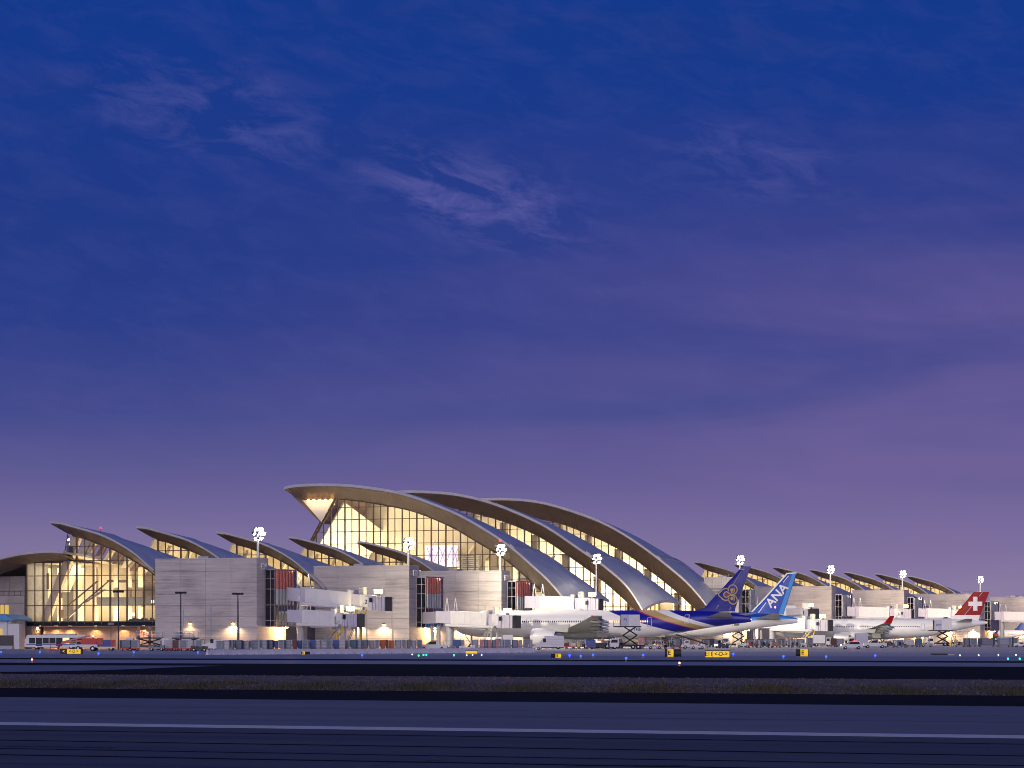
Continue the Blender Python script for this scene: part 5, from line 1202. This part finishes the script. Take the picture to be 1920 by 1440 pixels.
# bus
r = put('apron_bus', 'white apron bus with dark windows parked under the glass front', 'bus', 103, 628., math.pi)
bd = MB().prism([(-6.2, .5), (6.0, .5), (6.25, .9), (6.1, 2.0), (5.75, 2.9), (5.4, 3.05), (-6.1, 3.05), (-6.2, 2.9)], -1.25, 1.25).build('body', r, 'white_paint')
for s_ in (-1, 1):
    for k in range(8): MB().box(-6.+k*1.42, -4.7+k*1.42, s_*1.255-.01, s_*1.255+.01, 1.25 if k % 3 else .75, 2.45).build('side_window', bd, 'window_lit' if k in (2,) and s_ > 0 else 'window_dark')
    MB().box(-6., 5.8, s_*1.26-.01, s_*1.26+.01, .95, 1.12).build('trim_strip', bd, 'blue')
MB().hexa([(6.12, -1.1, 1.2), (6.26, -1.1, 1.2), (6.26, 1.1, 1.2), (6.12, 1.1, 1.2)], [(5.74, -1.1, 2.75), (5.86, -1.1, 2.75), (5.86, 1.1, 2.75), (5.74, 1.1, 2.75)]).build('windscreen', bd, 'window_dark')
MB().box(-4.5, 2.5, -.9, .9, 3.05, 3.25).build('roof_unit', r, 'grey_paint'); wheels(r, (-3.6, 3.7), 1.08, .5, .32)
# red boom lift
r = put('boom_lift', 'red articulated boom lift parked in front of the white bus', 'boom lift', 150, 560., math.pi)
MB().box(-3.4, .8, -1.1, 1.1, .75, 1.25).build('chassis', r, 'white_paint'); MB().prism([(-3.2, 1.25), (-.4, 1.25), (-.2, 1.7), (-.6, 2.4), (-2.6, 2.45), (-3.3, 2.1)], -1.0, 1.0).build('turntable', r, 'red')
MB().prism([(-4.4, 1.3), (-3.3, 1.25), (-3.3, 2.5), (-4.2, 2.4)], -1., 1.).build('counterweight', r, 'red')
MB().hexa([(-2.2, -.3, 2.35), (-1.9, -.3, 2.05), (-1.9, .3, 2.05), (-2.2, .3, 2.35)], [(3.4, -.25, 1.7), (3.5, -.25, 1.35), (3.5, .25, 1.35), (3.4, .25, 1.7)]).build('boom', r, 'orange')
MB().hexa([(-2.0, -.35, 3.1), (-1.9, -.35, 2.75), (-1.9, .35, 2.75), (-2.0, .35, 3.1)], [(3.2, -.3, 1.9), (3.25, -.3, 1.62), (3.25, .3, 1.62), (3.2, .3, 1.9)]).build('upper_boom', r, 'box_pink')
MB().path([(3.4, 0, 1.5), (3.9, 0, .9), (4.1, 0, .45)], .18).build('jib', r, 'red')
bk = MB(); 
for x in (4.1, 5.5):
    for y in (-.45, .45): bk.tube((x, y, .15), (x, y, 1.2), .04, 5)
for z in (.15, .7, 1.2):
    for y in (-.45, .45): bk.tube((4.1, y, z), (5.5, y, z), .04, 5)
bk.box(4.1, 5.5, -.45, .45, .1, .16); bk.build('basket', r, 'red')
m = MB().mat('orange'); m.lathe([(0, .16), (.2, .14), (.3, .03)], (-2.4, 0, 2.45), 'z', 10); m.mat('lamp_warm'); m.lathe([(.3, .1), (.45, .12), (.55, .04)], (-2.4, 0, 2.45), 'z', 8); m.build('beacon', r)
wheels(r, (-2.5, .2), .95, .5, .35)
r = put('flatbed_trailer', 'flatbed trailer carrying a blue skip with red ends, right of the boom lift', 'trailer', 197, 580.)
MB().box(-2.6, 2.0, -.9, .9, .5, .75).build('deck', r, 'white_paint'); MB().prism([(-2.2, .78), (1.7, .78), (1.9, 2.1), (-2.4, 2.1)], -.85, .85).build('skip', r, 'blue'); MB().box(1.2, 1.95, -.88, .88, .8, 2.05).build('skip_end', r, 'red'); wheels(r, (-1.8, 1.3), .75, .35)
# dark cabins at the left edge
r = put('storage_cabin', 'dark storage cabin on a white plinth at the left edge', 'cabin', 6, 625.)
MB().box(-4, 2., -1.2, 1.2, .8, 2.9).build('body', r, 'dark_metal'); MB().box(-4, 2.1, -1.25, 1.25, .1, .78).build('plinth', r, 'box_steel'); MB().box(-4.1, 2.1, -1.3, 1.3, 2.9, 3.0).build('roof', r, 'mid_grey')
# container loaders with masts, left of the container row
def cargo_loader(label, px, Y, posts, mat):
    r = put('cargo_loader', label, 'cargo loader', px, Y, math.pi, 'cargo loaders')
    MB().box(-4.2, 4.2, -1.4, 1.4, .55, 1.0).build('chassis', r, mat); 
    br = MB().box(-4.1, 1.2, -1.5, 1.5, 2.3, 2.55).build('platform', r, 'dark_metal')
    s_ = MB()
    for y in (-1.2, 1.2): s_.tube((-3.6, y, 1.), (.8, y, 2.3), .1, 6); s_.tube((.8, y, 1.), (-3.6, y, 2.3), .1, 6)
    s_.build('scissor_lift', r, 'black')
    g_ = MB()
    for y in (-1.5, 1.5):
        for k in range(6): g_.tube((-4.1+k*1.05, y, 2.55), (-4.1+k*1.05, y, 3.75), .035, 5)
        for z in (3.15, 3.75): g_.tube((-4.1, y, z), (1.15, y, z), .035, 5)
    g_.build('guard_rail', r, 'steel')
    c = MB().box(2.0, 3.4, -1.4, -.2, 1.0, 2.4).build('cab', r, 'white_paint'); MB().box(2.1, 3.3, -1.42, -1.39, 1.6, 2.25).build('cab_window', c, 'window_dark')
    for x in posts:
        p = MB().box(x-.2, x+.2, -1.3, -.9, 1.0, 4.9).build('mast', r, 'mid_grey')
        for k in range(6): MB().box(x-.24, x+.24, -1.34, -.86, 1.3+k*.6, 1.55+k*.6).build('mast_band', p, 'orange' if k % 2 else 'dark_metal')
    wheels(r, (-3., -1.8, 1.6, 2.9), 1.15, .4); return r
cargo_loader('cargo loader with two banded masts in front of the glass front', 268, 600., (-1.2, 1.), 'box_navy')
cargo_loader('cargo loader with railed platform in front of the nearest pier', 335, 590., (), 'mid_grey')
r = put('scissor_stand', 'raised scissor work stand with side rails left of the white pickup', 'work stand', 348, 620.)
m = MB()
for y in (-.7, .7): m.tube((-1.6, y, .5), (1.6, y, 2.2), .09, 6); m.tube((1.6, y, .5), (-1.6, y, 2.2), .09, 6)
m.build('scissor_lift', r, 'black'); MB().box(-2.6, 2.6, -.9, .9, 2.2, 2.4).build('platform', r, 'box_steel'); MB().box(-2.2, 2.2, -.8, .8, .2, .5).build('base', r, 'white_paint')
m = MB().box(-2.2, -.7, -.8, .8, 2.4, 3.6); m.build('control_box', r, 'box_steel')
m = MB(); m.path([(-.5, -.85, 2.4), (-.3, -.85, 3.4), (1.4, -.85, 3.4), (2.0, -.85, 2.4)], .05); m.build('guard_rail', r, 'orange'); wheels(r, (-1.8, 1.8), .8, .25)
for i, (lab, px, mat, L, k) in enumerate((('dark navy container beside the flatbed trailer', 236, 'box_navy', 2.2, 'box'), ('blue steel container below the banded masts', 252, 'box_steel', 1.9, 'cut'), ('small white container under the railed platform', 317, 'box_white', 1.7, 'box'),
        ('dark maroon container right of the small white one', 330, 'box_maroon', 1.2, 'box'), ('grey container beneath the work stand', 344, 'box_steel', 1.8, 'box'), ('white crate container under the work stand rails', 358, 'box_white', 1.1, 'box'), ('tall grey container left of the white pickup', 373, 'box_steel', 1.6, 'box'))):
    container(lab, px, 575., L, mat, k, 1.5, group='containers beside the cargo loaders')
tug('dark open tug below the glass front, left of the cargo loaders', 294, 570., math.pi, 'mid_grey')
tug('small dark tug at the left end of the container row', 374, 545., 0., 'dark_metal', False)
step_van('white van with lit cabin at the left end of the container row', 396, 575., math.pi, L=3.6, h=2.2, group='vans by the container row')
# container row
row = [('box_steel', 1.6), ('box_white', 1.4), ('box_grey', .8), ('box_navy', 1.9), ('box_grey', 1.5), ('box_steel', 2.2), ('box_grey', 1.6), ('box_navy', 1.2), ('box_blue', .9), ('box_steel', 1.4), ('box_grey', 1.4), ('box_maroon', 1.2), ('box_blue', .9), ('box_steel', 1.5),
       ('box_blue', 1.3), ('box_white', 1.0), ('box_grey', 1.7), ('box_steel', .8), ('box_blue', 1.5), ('box_white', 1.3), ('box_steel', .7), ('box_teal', 1.6), ('box_grey', 1.0), ('box_navy', 1.3), ('box_grey', 1.4), ('box_steel', .9), ('orange', 1.2), ('box_maroon', .6), ('orange', 1.3), ('box_grey', 1.5), ('box_steel', 1.0), ('box_navy', .8), ('box_grey', 1.2), ('box_steel', 1.3)]
cn = {'box_steel': 'silver grey', 'box_white': 'off-white', 'box_grey': 'blue-grey', 'box_navy': 'dark navy', 'box_blue': 'blue', 'box_maroon': 'dark maroon', 'box_teal': 'dark teal', 'orange': 'orange'}
tot = sum(l+.12 for _, l in row); px0, px1 = 405, 793; acc = 0; cnt = {}
for i, (mt, l) in enumerate(row):
    px = px0+(px1-px0)*(acc+l/2)/tot; acc += l+.12; Y = 520+(px-405)*.12
    k = cnt.get(mt, 0); cnt[mt] = k+1
    Lr = (px1-px0)*l/tot*Y/F
    container('%s cargo container, %s %s one in the row right of the white van' % (cn[mt], nth(k), cn[mt].split()[-1]), px, Y+random.uniform(-1.5, 1.5), Lr, mt, 'cut' if i % 3 != 1 else 'box', 1.62 if i % 4 else 1.5)
pickup('white pickup with dark stripes at the right end of the container row', 812, 570., math.pi)
tug('small open tug right of the white pickup at the container row', 840, 570., 0., 'mid_grey')
row2 = [('box_blue', 852, 1.7), ('box_white', 864, .9)]
container('blue box container right of the small open tug', 856, 575., 1.5, 'box_blue', 'box'); container('off-white narrow container right of the blue box', 866, 576., .8, 'box_white', 'box')
tug('white tug with roof between the blue box and the striped containers', 876, 566., math.pi, 'white_paint')
for i, (px, mt, l) in enumerate(((891, 'box_grey', 1.3), (903, 'box_pink', .8), (911, 'box_navy', .8), (918, 'box_pink', .8), (926, 'box_navy', .7), (933, 'box_pink', .8), (941, 'box_grey', .8), (951, 'box_steel', 1.5), (966, 'box_navy', 1.3), (976, 'box_grey', .7), (986, 'box_steel', 1.0), (995, 'box_grey', .7))):
    nm = {**cn, 'box_pink': 'pinkish red'}[mt]; k = cnt.setdefault('b'+mt, 0); cnt['b'+mt] += 1
    container('%s container under the docked jet bridge, %s %s by the step van' % (nm, nth(k), nm.split()[-1]), px, 588., l, mt, 'box', 1.6)
tug('small white tug touching the step van front bumper', 1001, 600., 0., 'white_paint', False)
# barriers
J = [388, 418, 449, 481, 512, 546, 580, 606, 632, 657, 681, 704, 726, 751, 775, 802, 830, 854, 878, 903, 928, 952, 976, 1000]
def barrier_at(px): return 454+(px-390)*60/610.
for i in range(len(J)-1):
    a, b = np.array(gp(J[i], barrier_at(J[i]))[:2]), np.array(gp(J[i+1], barrier_at(J[i+1]))[:2]); c_ = (a+b)/2; d = b-a; L = np.linalg.norm(d)-.06
    r = thing('road_barrier', 'white concrete road barrier, %s from the left end of the row' % nth(i), 'barrier', (c_[0], c_[1], random.uniform(0, .004)), math.atan2(d[1], d[0])+random.uniform(-.015, .015), 'concrete barriers in front of the containers')
    MB().prism([(-.3, 0), (.3, 0), (.3, .08), (.16, .3), (.09, .8), (-.09, .8), (-.16, .3), (-.3, .08)], -L/2, L/2, 'x').build('body', r, 'barrier_concrete')
    for x in (-L*.3, L*.3): MB().box(x-.1, x+.1, -.32, .32, .02, .07).build('slot', r, 'black')
# under and around the purple-tailed airliner
r = put('tow_tractor', 'long low dark aircraft tow tractor under the purple-tailed airliner belly', 'tow tractor', 1125, 650., math.pi)
MB().prism([(-4, .5), (4, .5), (4, 1.1), (2.6, 1.35), (-2.5, 1.35), (-4, 1.1)], -1.4, 1.4).build('body', r, 'dark_metal'); cab_over(r, 1.6, 3.4, 2.2, 'blue', 1.2, 1.1); MB().box(-2.5, -.5, -1., 1., 1.35, 1.8).build('engine_cover', r, 'mid_grey'); wheels(r, (-3., -1.6, 1.8, 3.), 1.2, .6, .4)
MB().box(-1, .6, -.8, .8, 1.8, 2.05).build('beacon_bar', r, 'orange')
container('blue cargo container on a dolly beside the tow tractor', 1107, 640., 2.2, 'box_blue', 'cut', 1.4, group='cargo beneath the purple-tailed airliner')
loader('belt loader with raised conveyor below the purple swoosh', 1298, 660., math.pi)
tug('white tug with green trim to the right of the raised catering truck', 1211, 650., math.pi, 'white_paint'); tug('pale tug with purple trim left of the belt loader', 1228, 645., 0., 'box_white')
container('pinkish container right of the raised catering truck', 1203, 665., 1.3, 'box_pink', 'box', 1.9, group='cargo beneath the purple-tailed airliner')
container('dark blue container left of the belt loader', 1268, 668., 2.4, 'box_navy', 'cut', 1.6, group='cargo beneath the purple-tailed airliner')
container('off-white container ahead of the belt loader', 1283, 680., 1.6, 'box_white', 'box', 1.8, group='cargo beneath the purple-tailed airliner')
tug('low white tug under the belt loader conveyor', 1308, 640., math.pi, 'white_paint', False)
tug('dark tug behind the main wheels of the purple-tailed airliner', 1142, 655., 0., 'mid_grey')
for i, (px, mt, l) in enumerate(((1062, 'box_maroon', 1.0), (1075, 'box_white', 1.2), (1085, 'box_steel', .9))): container('%s low cargo cart right of the step van, %s in line' % (('dark maroon', 'white', 'silver')[i], nth(i)), px, 660., l, mt, 'box', .7+.1*i, group='low carts beside the step van')
# right-hand apron
for i, (px, mt, l, h_) in enumerate(((1322, 'box_grey', 1.8, 1.5), (1334, 'box_steel', 1.5, 1.6), (1345, 'box_white', 1.3, 1.4), (1405, 'box_grey', 2.4, 1.5), (1424, 'box_steel', 2.4, 1.5), (1444, 'box_grey', 2.2, 1.5), (1463, 'box_steel', 2.4, 1.5), (1483, 'box_white', 1.6, 1.5), (1500, 'box_grey', 2., 1.6), (1518, 'box_steel', 1.6, 1.8), (1562, 'box_maroon', 1.6, 1.7), (1574, 'box_grey', 2., 1.6))):
    nm = {**cn}[mt]; k = cnt.setdefault('c'+mt, 0); cnt['c'+mt] += 1
    container('%s container between the two right-hand aircraft, %s %s from left' % (nm, nth(k), nm.split()[-1]), px, 745.+(i % 3)*6, l, mt, 'box' if i % 2 else 'cut', h_, group='containers between the right-hand aircraft')
tug('white tug with canopy in front of the bright blue tail', 1393, 720., 0., 'white_paint'); tug('white tug left of the white box truck', 1513, 745., math.pi, 'white_paint')
r = put('service_car', 'white emergency car with red flashing roof lights and lit headlamps', 'car', 1597, 640., math.pi)
bd = MB().prism([(-2.3, .4), (2.25, .4), (2.35, .65), (2.2, .95), (1.1, 1.05), (.4, 1.65), (-1.5, 1.68), (-2.2, 1.1), (-2.35, .8)], -.9, .9).build('body', r, 'white_paint')
for s_ in (-1, 1): MB().prism([(-1.7, 1.08), (.85, 1.08), (.35, 1.55), (-1.4, 1.58)], s_*.905-.01, s_*.905+.01).build('side_window', bd, 'window_dark')
MB().hexa([(1.08, -.75, 1.08), (1.13, -.75, 1.08), (1.13, .75, 1.08), (1.08, .75, 1.08)], [(.44, -.7, 1.6), (.49, -.7, 1.6), (.49, .7, 1.6), (.44, .7, 1.6)]).build('windscreen', bd, 'window_dark')
MB().box(-.9, -.3, -.6, .6, 1.68, 1.85).build('light_bar', bd, 'lamp_red')
for y in (-.65, .65):
    MB().lathe([(0, .17), (.07, .15), (.1, .04)], (2.22, y, .8), 'x', 10).build('headlight', bd, 'lamp_white'); MB().box(-2.38, -2.3, y-.15, y+.15, .8, .95).build('tail_light', bd, 'lamp_red')
light('POINT', r, (-.6, 0, 2.3), 260, (1, .1, .08), .3); light('SPOT', r, (2.5, 0, .8), 500, (1, .8, .55), .1, rot=(0, -1.45, 0), spot=1.2); wheels(r, (-1.4, 1.4), .8, .34, .22)
pickup('white pickup right of the emergency car under the red-tailed airliner', 1640, 690., math.pi)
for i, (px, mt, l, h_) in enumerate(((1660, 'box_grey', 2.2, 1.), (1685, 'box_steel', 2.4, 1.2), (1706, 'box_white', 2., 1.2), (1722, 'box_teal', 1.6, 1.6))):
    container('%s low cart under the red-tailed airliner belly' % cn[mt], px, 760., l, mt, 'box', h_, group='low carts under the red-tailed airliner')
tug('grey tug under the red-tailed airliner belly', 1738, 770., 0., 'grey_paint')
for i, (px, mt, l, h_) in enumerate(((1812, 'box_navy', 1.5, 1.7), (1824, 'box_steel', 2., 1.7), (1850, 'box_navy', 4.2, 1.7), (1882, 'box_grey', 3.4, 1.8), (1903, 'box_navy', 1.6, 1.9))):
    container(('small dark navy cart below the dark name lettering', 'silver net cart below the dark name lettering', 'long dark navy cart below the small airliner', 'blue-grey cart with wrapped cargo right of the long navy cart', 'tall dark navy cart near the right picture edge')[i], px, 760., l, mt, 'box', h_, group='carts below the small airliner')
tug('white tug at the right picture edge', 1913, 750., math.pi, 'white_paint')
r = put('yellow_stand', 'yellow trestle stand left of the dark name lettering', 'stand', 1788, 800.)
m = MB()
for x in (-.9, .9):
    for y in (-.6, .6): m.tube((x, y, 0), (x*.4, y*.5, 3.2), .1, 6)
m.box(-.6, .6, -.5, .5, 3.2, 3.35); m.build('frame', r, 'yellow')
for k in range(4): MB().box(-.9+k*.12, .9-k*.12, -.08, .08, .5+k*.7, .58+k*.7).build('rung', r, 'yellow')
def baggage_cart(label, px, Y, bags, rz=0.):
    r = put('baggage_cart', label, 'baggage cart', px, Y, rz, 'covered baggage carts')
    MB().box(-1.3, 1.3, -.7, .7, .38, .5).build('deck', r, 'mid_grey'); MB().box(-1.35, 1.35, -.75, .75, 1.78, 1.86).build('roof', r, 'grey_paint')
    p = MB()
    for x in (-1.25, 0, 1.25):
        for y in (-.66, .66): p.tube((x, y, .5), (x, y, 1.78), .035, 5)
    p.build('frame', r, 'steel')
    for k in range(7):
        x = -1.1+(k % 4)*.6; z = .5+(k//4)*.42
        MB().box(x, x+.5, -.5, .45, z, z+.36+.05*(k % 3)).build('bag', r, bags[k % len(bags)])
    MB().tube((1.3, 0, .42), (1.9, 0, .36), .04, 5).build('tow_bar', r, 'dark_metal'); wheels(r, (-.95, .95), .55, .19, .13)
for lab, px, Y, bags in (('baggage cart with dark bags just left of the raised catering truck', 1150, 648., ('box_navy', 'mid_grey')), ('baggage cart with orange and blue bags under the purple swoosh', 1240, 662., ('orange', 'box_blue')), ('baggage cart with maroon bags under the purple swoosh', 1255, 662., ('box_maroon', 'black')),
        ('baggage cart with pale bags right of the belt loader', 1319, 690., ('box_pink', 'box_white')), ('baggage cart with dark bags below the bright blue tail', 1357, 700., ('black', 'box_navy')), ('baggage cart with red bags right of the low catering platform', 1412, 705., ('red', 'box_navy')), ('baggage cart with teal bags in front of the low jet bridge', 1434, 708., ('box_teal', 'black')),
        ('baggage cart with orange bags in front of the low jet bridge', 1455, 712., ('orange', 'mid_grey')), ('baggage cart with black bags left of the white box truck', 1492, 720., ('black', 'mid_grey')), ('baggage cart with maroon bags right of the white pickup', 1668, 720., ('box_maroon', 'box_navy')), ('baggage cart with blue bags right of the white pickup', 1690, 720., ('box_blue', 'black')),
        ('baggage cart with dark bags behind the step van', 1068, 668., ('black', 'box_maroon')), ('baggage cart with yellow bags left of the tow tractor', 1093, 655., ('yellow', 'mid_grey')), ('baggage cart with grey bags right of the yellow trestle stand', 1800, 770., ('mid_grey', 'black'))): baggage_cart(lab, px, Y, bags)
r = tug('dark tug with bright headlamps on, below the bright blue tail', 1353, 690., math.pi+.5, 'mid_grey')
for y in (-.5, .5): MB().lathe([(0, .16), (.06, .14), (.1, .04)], (1.52, y, .74), 'x', 10).build('lit_headlight', r, 'lamp_white')
light('SPOT', r, (1.7, 0, .75), 900, (1, .85, .6), .1, rot=(0, -1.45, 0), spot=1.4)
# small poles and gantries
r = put('mobile_light_tower', 'thin black light stand on a tripod right of the boom lift', 'light stand', 208, 600.)
MB().tube((0, 0, .2), (0, 0, 5.4), .06, 6).build('pole', r, 'black')
for a in (0, 2.1, 4.2): MB().tube((0, 0, 1.3), (.9*math.cos(a), .9*math.sin(a), 0), .04, 5).build('leg', r, 'black')
MB().box(-.6, .6, -.2, .2, 5.1, 5.5).build('head', r, 'mid_grey')

# ------------------------------------------------------------------ airfield signs and lights
def sign(label, px, Y, W_, h_, rz, panels, zb=.12):
    r = put('airfield_sign', label, 'airfield sign', px, Y, rz, 'airfield guidance signs')
    MB().prism([(-W_/2, zb), (W_/2, zb), (W_/2, zb+h_), (-W_/2, zb+h_)], -.12, .18).build('housing', r, 'black')
    x = -W_/2+.05
    for fr_, mat, txt, tm in panels:
        w_ = (W_-.1)*fr_; p = MB().box(x+.02, x+w_-.02, -.14, -.12, zb+.06, zb+h_-.06).build('face_panel', r, mat)
        if txt: text_obj(txt, h_*.85, tm, p, (x+w_/2, -.155, zb+h_*.5), (math.pi/2, 0, 0), 'lettering', .006, .012, sx=.85)
        x += w_
    for k in range(3): MB().tube((-W_/2+.3+(W_-.6)*k/2, .03, 0), (-W_/2+.3+(W_-.6)*k/2, .03, zb), .05, 6).build('leg', r, 'grey_paint')
    MB().box(-W_/2-.03, W_/2+.03, -.14, .2, zb+h_, zb+h_+.03).build('cap', r, 'dark_metal')
    return r
sign('wide lit yellow sign with arrows around the letter D, black panel at left', 1345, 382., 3.2, .92, 0., [(.3, 'sign_yellow', 'E11', 'black'), (.7, 'sign_yellow', '<-D->', 'black')])
sign('lit sign with black and yellow arrow panels in front of the boom lift', 134, 455., 3.5, .8, 0., [(.3, 'black', '<', 'sign_yellow'), (.62, 'sign_yellow', '<-D->', 'black'), (.08, 'black', None, None)])
sign('small flat yellow sign in front of the barriers', 884, 460., 1.95, .5, 0., [(1., 'sign_yellow', None, 'black')])
def tube_sign(label, px, Y, W_, h_, fr_, rz):
    r = put('airfield_sign', label, 'airfield sign', px, Y, rz, 'airfield guidance signs'); n = 14
    pr_ = [(.25*math.sin(a)*(1 if math.cos(a) else 1), .12+h_/2-h_/2*math.cos(a)) for a in np.linspace(0, 2*math.pi, n, endpoint=False)]
    MB().prism(pr_, -W_/2, W_/2, 'x').build('housing', r, 'black', smooth=False)
    x0 = -W_/2+W_*fr_[0]; x1 = -W_/2+W_*fr_[1]
    p = MB().prism([(a*1.08, .12+h_/2+(b-.12-h_/2)*1.03) for a, b in pr_], x0, x1, 'x').build('face_panel', r, 'sign_yellow')
    text_obj('E', h_*.8, 'black', p, ((x0+x1)/2-(x1-x0)*.22, -.30, .12+h_/2), (math.pi/2, 0, 0), 'lettering', .01, .02)
    for x in (-W_*.35, W_*.35): MB().tube((x, 0, 0), (x, 0, .2), .05, 6).build('leg', r, 'grey_paint')
tube_sign('rounded black sign with a yellow left panel, left of the wide arrow sign', 1262, 400., 2.2, 1.0, (.16, .52), 0.)
tube_sign('rounded black sign with a yellow right panel, below the bright blue tail', 1504, 410., 1.75, .95, (.36, .95), 0.)
tube_sign('small slanted black sign with a yellow panel below the step van', 1043, 382., 1.3, .5, (.4, .96), .15)
tube_sign('small dark sign with an amber end in front of the barriers', 573, 448., 1.3, .42, (.1, .42), .1)
r = put('airfield_sign', 'long low dark sign seen edge-on below the red-tailed airliner tail', 'airfield sign', 1768, 440., 0., 'airfield guidance signs')
MB().box(-1.8, .7, -.1, .1, .08, .30).build('housing', r, 'black'); MB().box(.7, 1.7, -.12, .12, .05, .22).build('face_panel', r, 'grey_paint'); MB().box(-1.5, -1.4, -.05, .05, 0, .08).build('leg', r, 'grey_paint')
proto = {}
def edge_light(label, px, y, mat, group, rad=.10, hz=.35):
    Y = gy(y+H*0); Y = F*(H-hz)/(y-HY)
    k = (mat, rad)
    if k not in proto:
        a = MB().lathe([(0, .14), (.03, .14), (.04, .04), (hz-.14, .04)], (0, 0, 0), 'z', 8).build('stem', None, 'yellow'); b = MB().lathe([(-rad, rad*.6), (-rad*.4, rad), (rad*.4, rad), (rad, rad*.45)], (0, 0, hz), 'z', 10).build('lens', None, mat, smooth=True)
        proto[k] = (a.data, b.data); bpy.data.objects.remove(a); bpy.data.objects.remove(b)
    r = put('taxiway_light', label, 'airfield light', px, Y, 0., group)
    inst('stem', proto[k][0], r); inst('lens', proto[k][1], r)
B = 'blue taxiway edge lights'
for lab, px, y in (('blue taxiway light at the left picture edge', 2, 1222.5), ('blue taxiway light below the bus front wheel', 75, 1222.5), ('blue taxiway light right of the arrow sign by the boom lift', 185, 1225), ('blue taxiway light below the glass front, left of the cargo loaders', 251, 1222.7), ('blue taxiway light left of the barrier row', 371, 1223.2), ('blue taxiway light in front of the middle of the barrier row', 679, 1228.3), ('blue taxiway light right of the small slanted sign', 1068, 1228.8), ('blue taxiway light second right of the small slanted sign', 1089, 1230), ('blue taxiway light below the main wheels of the purple-tailed airliner', 1112, 1227.8), ('blue taxiway light standing nearest, below the raised catering truck', 1174, 1234.2), ('blue taxiway light left of the rounded sign with yellow left panel', 1206, 1228), ('blue taxiway light just right of the wide arrow sign', 1375, 1226), ('blue taxiway light left of the rounded sign below the blue tail', 1469, 1230.5), ('blue taxiway light right of the rounded sign below the blue tail', 1549, 1231), ('blue taxiway light right of the emergency car', 1641, 1229)): edge_light(lab, px, y, 'lamp_blue', B, .13)
for lab, px, y in (('green taxiway light, leftmost of three in front of the barriers', 785, 1229), ('green taxiway light, middle of three in front of the barriers', 794, 1228), ('green taxiway light, rightmost of three in front of the barriers', 799.5, 1227.8), ('green taxiway light left of the small flat yellow sign', 851, 1228.6), ('green taxiway light near the right edge, left one of two', 1890, 1235), ('green taxiway light near the right edge, right one of two', 1912, 1235)): edge_light(lab, px, y, 'lamp_green', 'green taxiway lights', .11, .15)
for lab, px, y in (('white taxiway light left of the three green ones', 773, 1227), ('white taxiway light at the left foot of the flat yellow sign', 875, 1228.5), ('white taxiway light at the right foot of the flat yellow sign', 886, 1228), ('white taxiway light right of the flat yellow sign', 903, 1228), ('white taxiway light first in the right-hand line, by the low dark sign', 1800, 1228.6), ('white taxiway light second in the right-hand line', 1835, 1228.4), ('white taxiway light third in the right-hand line', 1872, 1228), ('white taxiway light last in the right-hand line', 1905, 1227.8)): edge_light(lab, px, y, 'lamp_pale', 'white taxiway lights', .08, .15)
for lab, px, y in (('pinkish red light on the taxiway shoulder at left', 60, 1236.5), ('pinkish red light on the taxiway shoulder below the rounded sign', 1274, 1243)): edge_light(lab, px, y, 'lamp_pink', 'red shoulder lights', .10, .3)
